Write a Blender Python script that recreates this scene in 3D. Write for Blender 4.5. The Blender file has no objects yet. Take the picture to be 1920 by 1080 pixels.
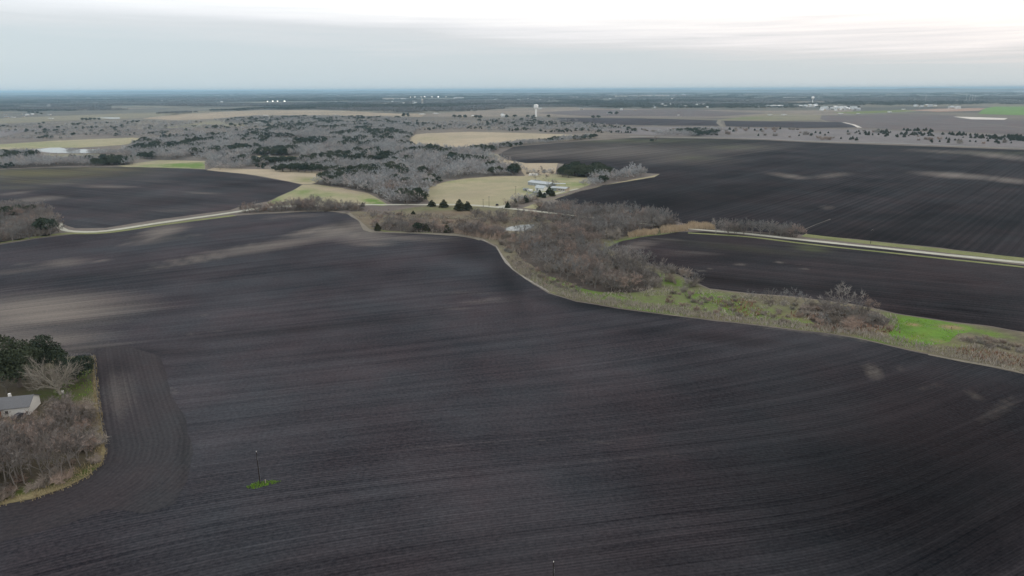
import bpy, math, random
import numpy as np
from mathutils import Vector, Matrix
from mathutils.geometry import delaunay_2d_cdt

sc = bpy.context.scene
COL = sc.collection
R = math.radians

# ------------------------------------------------------------------ camera
H = 100.0
F = 1280.0
PITCH = math.atan((540 - 168.0) / F)
ROLL = R(0.24)
cp, sp = math.cos(PITCH), math.sin(PITCH)
fwd = np.array([0, cp, -sp]); up0 = np.array([0, sp, cp]); rt0 = np.array([1.0, 0, 0])
rt = rt0 * math.cos(ROLL) - up0 * math.sin(ROLL)
up = up0 * math.cos(ROLL) + rt0 * math.sin(ROLL)
cam = bpy.data.cameras.new("camera"); camo = bpy.data.objects.new("camera", cam); COL.objects.link(camo)
cam.sensor_width = 36; cam.lens = 36 * F / 1920; cam.clip_start = 0.5; cam.clip_end = 120000
camo.matrix_world = Matrix(((rt[0], up[0], -fwd[0], 0), (rt[1], up[1], -fwd[1], 0), (rt[2], up[2], -fwd[2], H), (0, 0, 0, 1)))
sc.camera = camo

def G(x, y, z=0.0):
    """Where the photograph's point (x, y) meets the level plane at height z."""
    x = np.asarray(x, float); y = np.asarray(y, float)
    d = fwd[None] + ((x.reshape(-1, 1) - 960) / F) * rt[None] + ((540 - y.reshape(-1, 1)) / F) * up[None]
    dz = np.minimum(d[:, 2], -0.0018)
    t = (H - z) / -dz
    return d[:, :2] * t[:, None]
def g(x, y, z=0.0):
    a = G([x], [y], z)[0]
    return float(a[0]), float(a[1])
def P(X, Y, Z=0.0):
    X = np.asarray(X, float); Y = np.asarray(Y, float)
    v = np.stack([X, Y, np.full_like(X, Z - H)], -1)
    d = v @ fwd
    return 960 + F * (v @ rt) / d, 540 - F * (v @ up) / d, d

# ------------------------------------------------------------------ light
SUN_EL, SUN_AZ = 32.0, -60.0
w = bpy.data.worlds.new("World"); sc.world = w; w.use_nodes = True
nt = w.node_tree; nt.nodes.clear()
def N(tree, typ, **kw):
    n = tree.nodes.new(typ)
    for k, v in kw.items():
        if k.startswith('i_'):
            n.inputs[int(k[2:])].default_value = v
        else: setattr(n, k, v)
    return n
def L(tree, a, b): tree.links.new(a, b)
def math_n(t, op, a, b=None, c=None, clamp=False):
    n = t.nodes.new('ShaderNodeMath'); n.operation = op; n.use_clamp = clamp
    for i, v in enumerate((a, b, c)):
        if v is None: continue
        if isinstance(v, (int, float)): n.inputs[i].default_value = v
        else: t.links.new(v, n.inputs[i])
    return n.outputs[0]
def ramp(t, fac, stops, interp='LINEAR'):
    n = t.nodes.new('ShaderNodeValToRGB'); n.color_ramp.interpolation = interp
    el = n.color_ramp.elements
    while len(el) < len(stops): el.new(0.5)
    for e, (p, c) in zip(el, stops):
        e.position = p; e.color = (c, c, c, 1) if isinstance(c, (int, float)) else (*c, 1)
    if fac is not None: t.links.new(fac, n.inputs[0])
    return n.outputs[0]
def mixc(t, fac, a, b):
    n = t.nodes.new('ShaderNodeMix'); n.data_type = 'RGBA'; n.clamp_factor = True
    if isinstance(fac, (int, float)): n.inputs[0].default_value = fac
    else: t.links.new(fac, n.inputs[0])
    for i, v in ((6, a), (7, b)):
        if isinstance(v, tuple): n.inputs[i].default_value = (*v, 1)
        else: t.links.new(v, n.inputs[i])
    return n.outputs[2]

sky = N(nt, 'ShaderNodeTexSky'); sky.sky_type = 'NISHITA'; sky.sun_disc = False
sky.sun_elevation = R(SUN_EL); sky.sun_rotation = R(SUN_AZ); sky.air_density = 1.2; sky.dust_density = 2.0
tc = N(nt, 'ShaderNodeTexCoord'); sx = N(nt, 'ShaderNodeSeparateXYZ'); L(nt, tc.outputs['Generated'], sx.inputs[0])
# the cloud deck: a grey-blue veil under a bright layer, its lower edge sinking towards the east
warp = N(nt, 'ShaderNodeMapping'); warp.inputs['Scale'].default_value = (2.2, 2.2, 46); L(nt, tc.outputs['Generated'], warp.inputs[0])
cn = N(nt, 'ShaderNodeTexNoise'); cn.inputs['Scale'].default_value = 1.3; cn.inputs['Detail'].default_value = 6; L(nt, warp.outputs[0], cn.inputs['Vector'])
edge = math_n(nt, 'MULTIPLY_ADD', sx.outputs[0], 0.040, sx.outputs[2])
edge = math_n(nt, 'MULTIPLY_ADD', math_n(nt, 'SUBTRACT', cn.outputs[0], 0.5), 0.045, edge)
warp2 = N(nt, 'ShaderNodeMapping'); warp2.inputs['Scale'].default_value = (5, 5, 190); warp2.inputs['Rotation'].default_value = (0, .02, 0); L(nt, tc.outputs['Generated'], warp2.inputs[0])
cn2 = N(nt, 'ShaderNodeTexNoise'); cn2.inputs['Scale'].default_value = 1.0; cn2.inputs['Detail'].default_value = 7; cn2.inputs['Distortion'].default_value = .6; L(nt, warp2.outputs[0], cn2.inputs['Vector'])
streak = math_n(nt, 'MULTIPLY', math_n(nt, 'SUBTRACT', cn2.outputs[0], 0.55), math_n(nt, 'MULTIPLY_ADD', sx.outputs[0], .05, .03))
edge = math_n(nt, 'ADD', edge, streak)
deck = ramp(nt, math_n(nt, 'MULTIPLY', edge, 4.5),
            [(0.0, (.56, .645, .69)), (0.18, (.59, .66, .705)), (0.27, (.68, .71, .745)), (0.345, (.84, .85, .885)), (0.43, (1.0, 1.0, 1.01)), (0.8, (1.10, 1.10, 1.10))])
warmth = ramp(nt, math_n(nt, 'MULTIPLY_ADD', sx.outputs[0], 0.6, 0.5), [(0.1, (.95, 1.0, 1.03)), (0.9, (1.12, 1.04, .98))])
dk = N(nt, 'ShaderNodeMix', data_type='RGBA', blend_type='MULTIPLY'); dk.inputs[0].default_value = 1.0
L(nt, deck, dk.inputs[6]); L(nt, warmth, dk.inputs[7])
sc10 = N(nt, 'ShaderNodeVectorMath', operation='SCALE'); sc10.inputs['Scale'].default_value = 10.6; L(nt, dk.outputs[2], sc10.inputs[0])
col = mixc(nt, 0.93, sky.outputs[0], sc10.outputs[0])
bg = N(nt, 'ShaderNodeBackground'); L(nt, col, bg.inputs[0]); bg.inputs[1].default_value = 0.1
wo = N(nt, 'ShaderNodeOutputWorld'); L(nt, bg.outputs[0], wo.inputs[0])
sl = bpy.data.lights.new("sun", 'SUN'); sl.energy = 0.5; sl.angle = R(25); sl.color = (1, .95, .88)
so = bpy.data.objects.new("sun", sl); COL.objects.link(so)
so.rotation_euler = Vector((-math.sin(R(SUN_AZ)) * -1 * math.cos(R(SUN_EL)), math.cos(R(SUN_AZ)) * math.cos(R(SUN_EL)), math.sin(R(SUN_EL)))).to_track_quat('Z', 'Y').to_euler()
sc.view_settings.view_transform = 'Standard'; sc.view_settings.look = 'None'; sc.view_settings.exposure = 0.0
sc.view_settings.gamma = 1.0
sc.cycles.max_bounces = 6; sc.cycles.diffuse_bounces = 3; sc.cycles.volume_bounces = 0
sc.cycles.transparent_max_bounces = 4

# ------------------------------------------------------------------ helpers
def tag(o, label=None, cat=None, group=None, kind=None):
    if label: o['label'] = label
    if cat: o['category'] = cat
    if group: o['group'] = group
    if kind: o['kind'] = kind
    return o
def link(name, me, parent=None):
    o = bpy.data.objects.new(name, me); COL.objects.link(o)
    if parent is not None: o.parent = parent
    return o
def empty(name, x, y, z=0, rz=0):
    o = link(name, None); o.location = (x, y, z); o.rotation_euler = (0, 0, rz); o.empty_display_size = 1
    return o
def raw_mesh(name, V, T, mats, midx=None):
    """triangle mesh straight from arrays"""
    V = np.asarray(V, np.float32).reshape(-1, 3); T = np.asarray(T, np.int32).reshape(-1, 3)
    me = bpy.data.meshes.new(name)
    me.vertices.add(len(V)); me.vertices.foreach_set('co', V.ravel())
    me.loops.add(T.size); me.loops.foreach_set('vertex_index', T.ravel())
    me.polygons.add(len(T)); me.polygons.foreach_set('loop_start', np.arange(0, T.size, 3, dtype=np.int32))
    for m in mats: me.materials.append(m)
    if midx is not None: me.polygons.foreach_set('material_index', np.asarray(midx, np.int32))
    me.update(calc_edges=True); me.validate()
    return me
class MB:
    def __init__(s): s.v = []; s.f = []; s.m = []
    def add(s, vs, fs, m=0):
        b = len(s.v); s.v += [tuple(v) for v in vs]
        for f in fs: s.f.append(tuple(b + i for i in f)); s.m.append(m)
    def box(s, x0, x1, y0, y1, z0, z1, m=0):
        s.add([(x0,y0,z0),(x1,y0,z0),(x1,y1,z0),(x0,y1,z0),(x0,y0,z1),(x1,y0,z1),(x1,y1,z1),(x0,y1,z1)],
              [(0,3,2,1),(4,5,6,7),(0,1,5,4),(1,2,6,5),(2,3,7,6),(3,0,4,7)], m)
    def gable(s, x0, x1, y0, y1, z0, zr, over=.4, th=.15, m=0):
        """pitched roof slab, ridge along x"""
        ym = (y0 + y1) / 2; a = (x0 - over, x1 + over)
        sl = (zr - z0) / (ym - y0)
        ye0, ye1, ze = y0 - over, y1 + over, z0 - over * sl
        pts = []
        for x in a:
            pts += [(x, ye0, ze), (x, ym, zr), (x, ye1, ze), (x, ye0, ze + th), (x, ym, zr + th), (x, ye1, ze + th)]
        s.add(pts, [(0,1,7,6),(1,2,8,7),(3,9,10,4),(4,10,11,5),(0,6,9,3),(2,5,11,8),(0,3,4,1),(1,4,5,2),(6,7,10,9),(7,8,11,10)], m)
    def gable_wall(s, x0, x1, y0, y1, z0, z1, zr, m=0):
        ym = (y0 + y1) / 2
        s.add([(x0,y0,z0),(x1,y0,z0),(x1,y1,z0),(x0,y1,z0),(x0,y0,z1),(x1,y0,z1),(x1,y1,z1),(x0,y1,z1),(x0,ym,zr),(x1,ym,zr)],
              [(0,1,5,4),(2,3,7,6),(1,2,6,9,5),(3,0,4,8,7),(0,3,2,1)], m)
    def tube(s, p0, p1, r0, r1, n=8, m=0, caps=True):
        p0 = Vector(p0); p1 = Vector(p1); d = (p1 - p0).normalized()
        a = d.orthogonal().normalized(); b = d.cross(a)
        vs = [p0 + (a * math.cos(2*math.pi*i/n) + b * math.sin(2*math.pi*i/n)) * r0 for i in range(n)] + \
             [p1 + (a * math.cos(2*math.pi*i/n) + b * math.sin(2*math.pi*i/n)) * r1 for i in range(n)]
        fs = [(i, (i+1) % n, n + (i+1) % n, n + i) for i in range(n)]
        if caps: fs += [tuple(range(n))[::-1], tuple(range(n, 2*n))]
        s.add(vs, fs, m)
    def lathe(s, prof, n=20, m=0, cx=0, cy=0):
        vs = [(cx + r*math.cos(2*math.pi*i/n), cy + r*math.sin(2*math.pi*i/n), z) for r, z in prof for i in range(n)]
        fs = [(k*n+i, k*n+(i+1) % n, (k+1)*n+(i+1) % n, (k+1)*n+i) for k in range(len(prof)-1) for i in range(n)]
        s.add(vs, fs, m)
    def mesh(s, name, *mats):
        me = bpy.data.meshes.new(name); me.from_pydata(s.v, [], s.f)
        for m in mats: me.materials.append(m)
        me.polygons.foreach_set('material_index', s.m); me.update()
        return me
    def build(s, name, mats, parent=None):
        return link(name, s.mesh(name, *(mats if isinstance(mats, (list, tuple)) else [mats])), parent)

_r = np.random.RandomState(7)
_lat = _r.rand(256, 256)
def vnoise(x, y):
    x = np.asarray(x, float); y = np.asarray(y, float)
    xi = np.floor(x).astype(int); yi = np.floor(y).astype(int); fx = x - xi; fy = y - yi
    fx = fx*fx*(3-2*fx); fy = fy*fy*(3-2*fy)
    a = _lat[xi % 256, yi % 256]; b = _lat[(xi+1) % 256, yi % 256]; c = _lat[xi % 256, (yi+1) % 256]; d = _lat[(xi+1) % 256, (yi+1) % 256]
    return (a*(1-fx)+b*fx)*(1-fy) + (c*(1-fx)+d*fx)*fy
def fbm(x, y, o=3):
    t = 0; a = .5; s = 0
    for k in range(o): t = t + a*vnoise(x*2**k+17*k, y*2**k+31*k); s += a; a *= .5
    return t/s
def in_poly(x, y, poly):
    x = np.asarray(x, float); y = np.asarray(y, float); r = np.zeros(x.shape, bool); n = len(poly); j = n-1
    for i in range(n):
        xi, yi = poly[i]; xj, yj = poly[j]
        if yi != yj:
            c = ((yi > y) != (yj > y)) & (x < (xj-xi)*(y-yi)/(yj-yi)+xi); r ^= c
        j = i
    return r

# ------------------------------------------------------------------ materials
def new_mat(name):
    m = bpy.data.materials.new(name); m.use_nodes = True; t = m.node_tree
    b = t.nodes['Principled BSDF']; b.inputs['Roughness'].default_value = .95
    b.inputs['Specular IOR Level'].default_value = .15
    return m, t, b
def attr(t, name):
    a = t.nodes.new('ShaderNodeAttribute'); a.attribute_name = name; return a.outputs['Fac']
def noise(t, vec, scale, detail=3, rough=.55, dist=0):
    n = t.nodes.new('ShaderNodeTexNoise'); n.inputs['Scale'].default_value = scale; n.inputs['Detail'].default_value = detail
    n.inputs['Roughness'].default_value = rough; n.inputs['Distortion'].default_value = dist
    if vec is not None: t.links.new(vec, n.inputs['Vector'])
    return n.outputs[0]
def pos(t): return t.nodes.new('ShaderNodeNewGeometry').outputs['Position']
def bump(t, b, h, strength, dist=.3):
    n = t.nodes.new('ShaderNodeBump'); n.inputs['Strength'].default_value = strength; n.inputs['Distance'].default_value = dist
    t.links.new(h, n.inputs['Height']); t.links.new(n.outputs[0], b.inputs['Normal'])
def comb(t, x, y, z=0.0):
    n = t.nodes.new('ShaderNodeCombineXYZ')
    for i, v in enumerate((x, y, z)):
        if isinstance(v, (int, float)): n.inputs[i].default_value = v
        else: t.links.new(v, n.inputs[i])
    return n.outputs[0]

def soil(name, dark, light, tan=(.185,.166,.15), green=(.10,.12,.05), fr=.22, fu=.006, row=.95, amp=1.0, rowvis=.25, con=.19):
    """ploughed soil: streaks that follow the drill rows (attributes row and along), paler subsoil where tan is high"""
    m, t, b = new_mat(name); b.inputs['Specular IOR Level'].default_value = .02
    r = attr(t, 'row'); u = attr(t, 'along'); p = pos(t)
    s1 = noise(t, comb(t, math_n(t, 'MULTIPLY', r, fr), math_n(t, 'MULTIPLY', u, fu*.5)), 1.0, 5, .62)
    s2 = noise(t, comb(t, math_n(t, 'MULTIPLY', r, fr*6), math_n(t, 'MULTIPLY', u, fu*1.2), 3.0), 1.0, 4, .65)
    s3 = noise(t, p, .012, 4, .6); s4 = noise(t, p, .9, 6, .78)
    f = math_n(t, 'MULTIPLY_ADD', s1, .42*amp, math_n(t, 'MULTIPLY', s2, .40*amp))
    f = math_n(t, 'MULTIPLY_ADD', s3, .6, f); f = math_n(t, 'MULTIPLY_ADD', s4, .7, f)
    k = .82*amp+.6+.7
    f = ramp(t, math_n(t, 'MULTIPLY', f, 1/k), [(.5-con/k*1.15, 0.0), (.5+con/k*1.15, 1.0)])
    c = mixc(t, f, dark, light)
    hz_ = ramp(t, noise(t, p, .018, 4, .6), [(.36, (1.06, .98, .96)), (.64, (.92, 1.03, 1.03))])
    hm = t.nodes.new('ShaderNodeMix'); hm.data_type = 'RGBA'; hm.blend_type = 'MULTIPLY'; hm.inputs[0].default_value = 1.0
    t.links.new(c, hm.inputs[6]); t.links.new(hz_, hm.inputs[7]); c = hm.outputs[2]
    # the drill rows themselves
    wv = math_n(t, 'SINE', math_n(t, 'MULTIPLY', r, 2*math.pi/row))
    wv = math_n(t, 'MULTIPLY_ADD', wv, .5, .5)
    c2 = mixc(t, 1.0, c, c)
    hs = t.nodes.new('ShaderNodeHueSaturation'); t.links.new(c, hs.inputs['Color'])
    t.links.new(math_n(t, 'MULTIPLY_ADD', wv, rowvis, 1-rowvis*.5), hs.inputs['Value'])
    rag = math_n(t, 'MULTIPLY_ADD', s2, .9, math_n(t, 'MULTIPLY_ADD', s4, .9, math_n(t, 'MULTIPLY_ADD', s1, 1.0, -1.4)))
    ta = attr(t, 'tan')
    tn = math_n(t, 'MULTIPLY_ADD', math_n(t, 'MULTIPLY', rag, math_n(t, 'MULTIPLY_ADD', ta, .9, .12)), 1.15, math_n(t, 'MULTIPLY_ADD', ta, .95, -.16), clamp=True)
    c = mixc(t, tn, hs.outputs[0], tan)
    gn = math_n(t, 'MULTIPLY', attr(t, 'green'), math_n(t, 'MULTIPLY_ADD', s1, 1.6, -.2), clamp=True)
    c = mixc(t, gn, c, green)
    # darker soil patches, part of them lens vignette painted into the colour
    darken = math_n(t, 'MULTIPLY_ADD', attr(t, 'darken'), -.9, 1.0)
    hv = t.nodes.new('ShaderNodeHueSaturation'); t.links.new(c, hv.inputs['Color']); t.links.new(darken, hv.inputs['Value'])
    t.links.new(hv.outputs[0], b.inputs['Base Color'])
    hgt = math_n(t, 'MULTIPLY_ADD', wv, .35, math_n(t, 'MULTIPLY', s4, 1.0))
    bump(t, b, hgt, .6, .25)
    return m

def turf(name, a, c2, green=(.12,.17,.03), brown=None, sc1=.03, fine=.9, patch=.5):
    m, t, b = new_mat(name); p = pos(t)
    n1 = noise(t, p, sc1, 5, .65); n2 = noise(t, p, fine, 4, .7); n3 = noise(t, p, sc1*6, 4, .6)
    f = math_n(t, 'MULTIPLY_ADD', n1, .9, math_n(t, 'MULTIPLY', n3, .6)); f = math_n(t, 'MULTIPLY_ADD', n2, .5, f)
    c = mixc(t, ramp(t, math_n(t, 'MULTIPLY', f, .5), [(.42, 0.0), (.58, 1.0)]), a, c2)
    gf = math_n(t, 'MULTIPLY', attr(t, 'green'), math_n(t, 'MULTIPLY_ADD', n3, 2.4, -.5), clamp=True)
    gf2 = math_n(t, 'MULTIPLY_ADD', n2, .6, .55)
    gc = t.nodes.new('ShaderNodeHueSaturation'); gc.inputs['Color'].default_value = (*green, 1); t.links.new(gf2, gc.inputs['Value'])
    c = mixc(t, gf, c, gc.outputs[0])
    if brown:
        bf = math_n(t, 'MULTIPLY', attr(t, 'tan'), math_n(t, 'MULTIPLY_ADD', n2, 1.5, -.1), clamp=True)
        c = mixc(t, bf, c, brown)
    t.links.new(c, b.inputs['Base Color']); bump(t, b, n2, .5, .3)
    return m

def plain(name, c, rough=.8, var=.15, scale=2.0, metal=0, spec=.3):
    m, t, b = new_mat(name); b.inputs['Roughness'].default_value = rough; b.inputs['Metallic'].default_value = metal
    b.inputs['Specular IOR Level'].default_value = spec
    n = noise(t, pos(t), scale, 4, .65)
    hs = t.nodes.new('ShaderNodeHueSaturation'); hs.inputs['Color'].default_value = (*c, 1)
    t.links.new(math_n(t, 'MULTIPLY_ADD', n, var*2, 1-var), hs.inputs['Value']); t.links.new(hs.outputs[0], b.inputs['Base Color'])
    return m

def leafy(name, stops, rough=.9):
    """foliage or twigs: each plant takes its own tint, each clump a lighter or darker one"""
    m, t, b = new_mat(name)
    oi = t.nodes.new('ShaderNodeObjectInfo'); c = ramp(t, oi.outputs['Random'], stops)
    n = noise(t, pos(t), .35, 3, .6)
    hs = t.nodes.new('ShaderNodeHueSaturation'); t.links.new(c, hs.inputs['Color'])
    t.links.new(math_n(t, 'MULTIPLY_ADD', n, 1.0, .5), hs.inputs['Value']); t.links.new(hs.outputs[0], b.inputs['Base Color'])
    b.inputs['Roughness'].default_value = rough; b.inputs['Specular IOR Level'].default_value = .1
    return m

M = {}
M['soil_main'] = soil('soil_main', (.012,.0125,.017), (.078,.073,.083), rowvis=.25, con=.20)
M['soil_head'] = soil('soil_headland', (.012,.012,.016), (.074,.068,.073), fr=.3, rowvis=.14, row=1.4, amp=.65, con=.27)
M['soil_left'] = soil('soil_left', (.012,.011,.015), (.074,.068,.075), con=.2, fr=.16, fu=.004, row=4, rowvis=.3, green=(.14,.13,.06))
M['soil_right'] = soil('soil_right', (.004,.004,.006), (.044,.040,.045), con=.18, fr=.11, fu=.002, row=5.5, rowvis=.35, green=(.10,.11,.06))
M['soil_mid'] = soil('soil_mid', (.006,.0055,.0075), (.052,.046,.051), con=.19, fr=.12, fu=.006, row=4, rowvis=.2)
M['soil_far'] = soil('soil_far', (.028,.026,.031), (.075,.068,.078), fr=.04, fu=.001, row=30, rowvis=.2)
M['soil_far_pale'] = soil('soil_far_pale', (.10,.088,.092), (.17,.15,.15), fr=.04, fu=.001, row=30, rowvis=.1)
M['pasture'] = turf('pasture', (.34,.30,.20), (.25,.24,.15), green=(.135,.22,.05), brown=(.30,.24,.19), sc1=.01, fine=.5)
M['pasture_tan'] = turf('pasture_tan', (.37,.31,.225), (.28,.25,.18), green=(.2,.22,.09), sc1=.006, fine=.3)
M['pasture_dull'] = turf('pasture_dull', (.21,.19,.13), (.16,.155,.115), green=(.13,.17,.06), sc1=.006, fine=.3)
M['meadow_far'] = turf('meadow_far', (.34,.28,.205), (.22,.19,.145), sc1=.0035, fine=.02)
M['meadow_dull'] = turf('meadow_dull', (.24,.205,.165), (.15,.135,.115), sc1=.0035, fine=.02)
M['winter_wheat'] = turf('winter_wheat', (.13,.24,.06), (.11,.20,.06), sc1=.008, fine=.3)
M['bank'] = turf('bank', (.10,.088,.065), (.165,.15,.10), green=(.12,.20,.035), brown=(.17,.115,.085), sc1=.05, fine=.7)
M['verge'] = turf('verge', (.19,.20,.095), (.13,.15,.06), green=(.12,.19,.03), sc1=.06, fine=.8)
M['yard'] = turf('yard', (.10,.085,.055), (.07,.06,.045), green=(.075,.11,.02), brown=(.26,.22,.12), sc1=.08, fine=1.2)
M['scrub'] = turf('scrub', (.18,.165,.165), (.13,.125,.13), green=(.12,.12,.08), sc1=.012, fine=.12)
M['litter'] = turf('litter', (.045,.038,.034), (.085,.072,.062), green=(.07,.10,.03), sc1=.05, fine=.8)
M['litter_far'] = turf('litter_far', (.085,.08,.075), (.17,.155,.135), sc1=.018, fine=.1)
M['gravel'] = plain('gravel', (.39,.39,.33), .95, .4, .3)
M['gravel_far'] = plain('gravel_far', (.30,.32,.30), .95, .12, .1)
M['dry_strip'] = plain('dry_strip', (.165,.15,.12), .95, .4, .35)
M['field_track'] = plain('field_track', (.12,.11,.10), .95, .5, .4)
M['dry_pale'] = plain('dry_pale', (.24,.225,.20), .95, .5, .4)
M['bare_earth'] = plain('bare_earth', (.30,.20,.15), .95, .2, .05)
M['limestone'] = plain('limestone', (.55,.52,.48), .95, .2, .05)

# ground: pasture, scrub and distant woodland in one sheet
def ground_mat():
    m, t, b = new_mat('ground'); p = pos(t)
    n1 = noise(t, p, .0011, 6, .62, .4); n2 = noise(t, p, .012, 5, .65); n3 = noise(t, p, .3, 3, .7); n4 = noise(t, p, .00032, 4, .6)
    near = mixc(t, ramp(t, n2, [(.4, 0.0), (.6, 1.0)]), (.125,.108,.10), (.185,.165,.14))
    near = mixc(t, ramp(t, n3, [(.35, 0.0), (.7, .5)]), near, (.10,.085,.075))
    far = mixc(t, ramp(t, n1, [(.44, 0.0), (.52, 1.0)]), (.070,.073,.065), (.165,.155,.12))
    far = mixc(t, ramp(t, n4, [(.45, 0.0), (.6, .8)]), far, (.075,.08,.075))
    sp_ = t.nodes.new('ShaderNodeSeparateXYZ'); t.links.new(p, sp_.inputs[0])
    d = ramp(t, math_n(t, 'MULTIPLY', sp_.outputs[1], 1/6000.0), [(.25, 0.0), (.6, 1.0)])
    t.links.new(mixc(t, d, near, far), b.inputs['Base Color'])
    bump(t, b, n3, .4, .4)
    return m
M['ground'] = ground_mat()
def water_mat():
    m, t, b = new_mat('water'); b.inputs['Base Color'].default_value = (.16,.185,.18,1); b.inputs['Roughness'].default_value = .25
    b.inputs['Specular IOR Level'].default_value = 1.0; b.inputs['IOR'].default_value = 1.45
    bump(t, b, noise(t, pos(t), 1.5, 3), .12, .1); return m
M['water'] = water_mat()
M['bark'] = plain('bark', (.19,.175,.16), .95, .25, 1.5)
M['bark_pale'] = plain('bark_pale', (.30,.28,.235), .95, .2, 1.5)
M['bark_dark'] = plain('bark_dark', (.15,.13,.115), .95, .25, 1.5)
M['twig'] = leafy('twig', [(0, (.10,.098,.095)), (.25, (.25,.255,.255)), (.5, (.155,.15,.145)), (.75, (.29,.27,.25)), (.88, (.215,.22,.225)), (1, (.13,.128,.125))])
M['twig_brown'] = leafy('twig_brown', [(0, (.105,.094,.088)), (.3, (.24,.22,.205)), (.55, (.155,.142,.135)), (.82, (.33,.25,.21)), (1, (.215,.205,.20))])
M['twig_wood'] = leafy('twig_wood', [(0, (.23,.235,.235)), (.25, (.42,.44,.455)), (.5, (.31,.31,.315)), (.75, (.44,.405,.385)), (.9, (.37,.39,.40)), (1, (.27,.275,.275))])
M['twig_pale'] = leafy('twig_pale', [(0, (.21,.195,.165)), (1, (.23,.21,.18))])
M['oak_leaf'] = leafy('oak_leaf', [(0, (.026,.040,.028)), (.5, (.042,.056,.034)), (1, (.062,.072,.046))])
M['juniper_leaf'] = leafy('juniper_leaf', [(0, (.026,.036,.022)), (.5, (.038,.046,.024)), (1, (.05,.05,.026))])
M['straw'] = leafy('straw', [(0, (.30,.25,.15)), (1, (.34,.29,.18))])
M['twig_weed'] = leafy('twig_weed', [(0, (.20,.175,.15)), (.35, (.27,.245,.215)), (.7, (.33,.25,.205)), (1, (.24,.235,.21))])
M['reed'] = leafy('reed', [(0, (.46,.37,.26)), (1, (.52,.44,.33))])
M['reed_pink'] = leafy('reed_pink', [(0, (.36,.27,.215)), (1, (.40,.32,.26))])
M['dead_weed'] = leafy('dead_weed', [(0, (.27,.235,.20)), (1, (.33,.30,.26))])
M['rust_weed'] = leafy('rust_weed', [(0, (.22,.13,.09)), (1, (.26,.17,.12))])
M['grass'] = leafy('grass_green', [(0, (.15,.28,.03)), (1, (.18,.31,.04))])
M['grass_bright'] = turf('grass_bright', (.115,.22,.035), (.085,.15,.03), green=(.15,.20,.03), brown=(.26,.19,.11), sc1=.09, fine=.8)
M['white'] = plain('white_paint', (.72,.72,.70), .6, .06, 1.0)
M['tower_white'] = plain('tower_white', (.86,.86,.85), .6, .04, .05)
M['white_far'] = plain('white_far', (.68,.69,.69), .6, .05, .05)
M['tin'] = plain('tin', (.30,.33,.35), .45, .15, .8, 0.3)
M['tin_pale'] = plain('tin_pale', (.38,.42,.44), .5, .12, .8, .1)
M['shingle'] = plain('shingle', (.13,.135,.145), .9, .25, 2.0)
M['wood'] = plain('wood', (.36,.17,.08), .8, .2, 2.0)
M['pole_wood'] = plain('pole_wood', (.022,.017,.015), .9, .2, 2.0)
M['glass'] = plain('glass', (.03,.035,.04), .15, .1, 1, 0, .8)
M['dark'] = plain('dark', (.03,.03,.035), .6, .2)
M['beige'] = plain('beige', (.42,.36,.28), .8, .15)
M['tyre'] = plain('tyre', (.02,.02,.02), .9, .2)
M['roof_grey'] = plain('roof_grey', (.25,.25,.26), .8, .2, .2)
def lamp_mat():
    m, t, b = new_mat('flood_lamp'); b.inputs['Base Color'].default_value = (.9,.9,.85,1)
    b.inputs['Emission Color'].default_value = (1,.95,.85,1); b.inputs['Emission Strength'].default_value = 5; return m
M['lamp'] = lamp_mat()

# ------------------------------------------------------------------ land sheets
def dens(poly, step=10, closed=True):
    out = []
    n = len(poly)
    for i in range(n if closed else n-1):
        a = np.array(poly[i], float); b = np.array(poly[(i+1) % n], float)
        k = max(1, int(np.hypot(*(b-a))/step))
        for j in range(k): out.append(a+(b-a)*j/k)
    if not closed: out.append(np.array(poly[-1], float))
    return np.array(out)
def smooth(poly, step=10, closed=True):
    """Catmull-Rom through the corner points"""
    p = [np.array(q, float) for q in poly]; n = len(p); out = []
    for i in range(n if closed else n-1):
        p0 = p[(i-1) % n] if closed or i > 0 else p[0]; p1 = p[i]; p2 = p[(i+1) % n]; p3 = p[(i+2) % n] if closed or i+2 < n else p[n-1]
        k = max(1, int(np.hypot(*(p2-p1))/step))
        for j in range(k):
            s = j/k
            out.append(.5*((2*p1)+(-p0+p2)*s+(2*p0-5*p1+4*p2-p3)*s*s+(-p0+3*p1-3*p2+p3)*s**3))
    if not closed: out.append(p[-1])
    return np.array(out)
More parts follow.
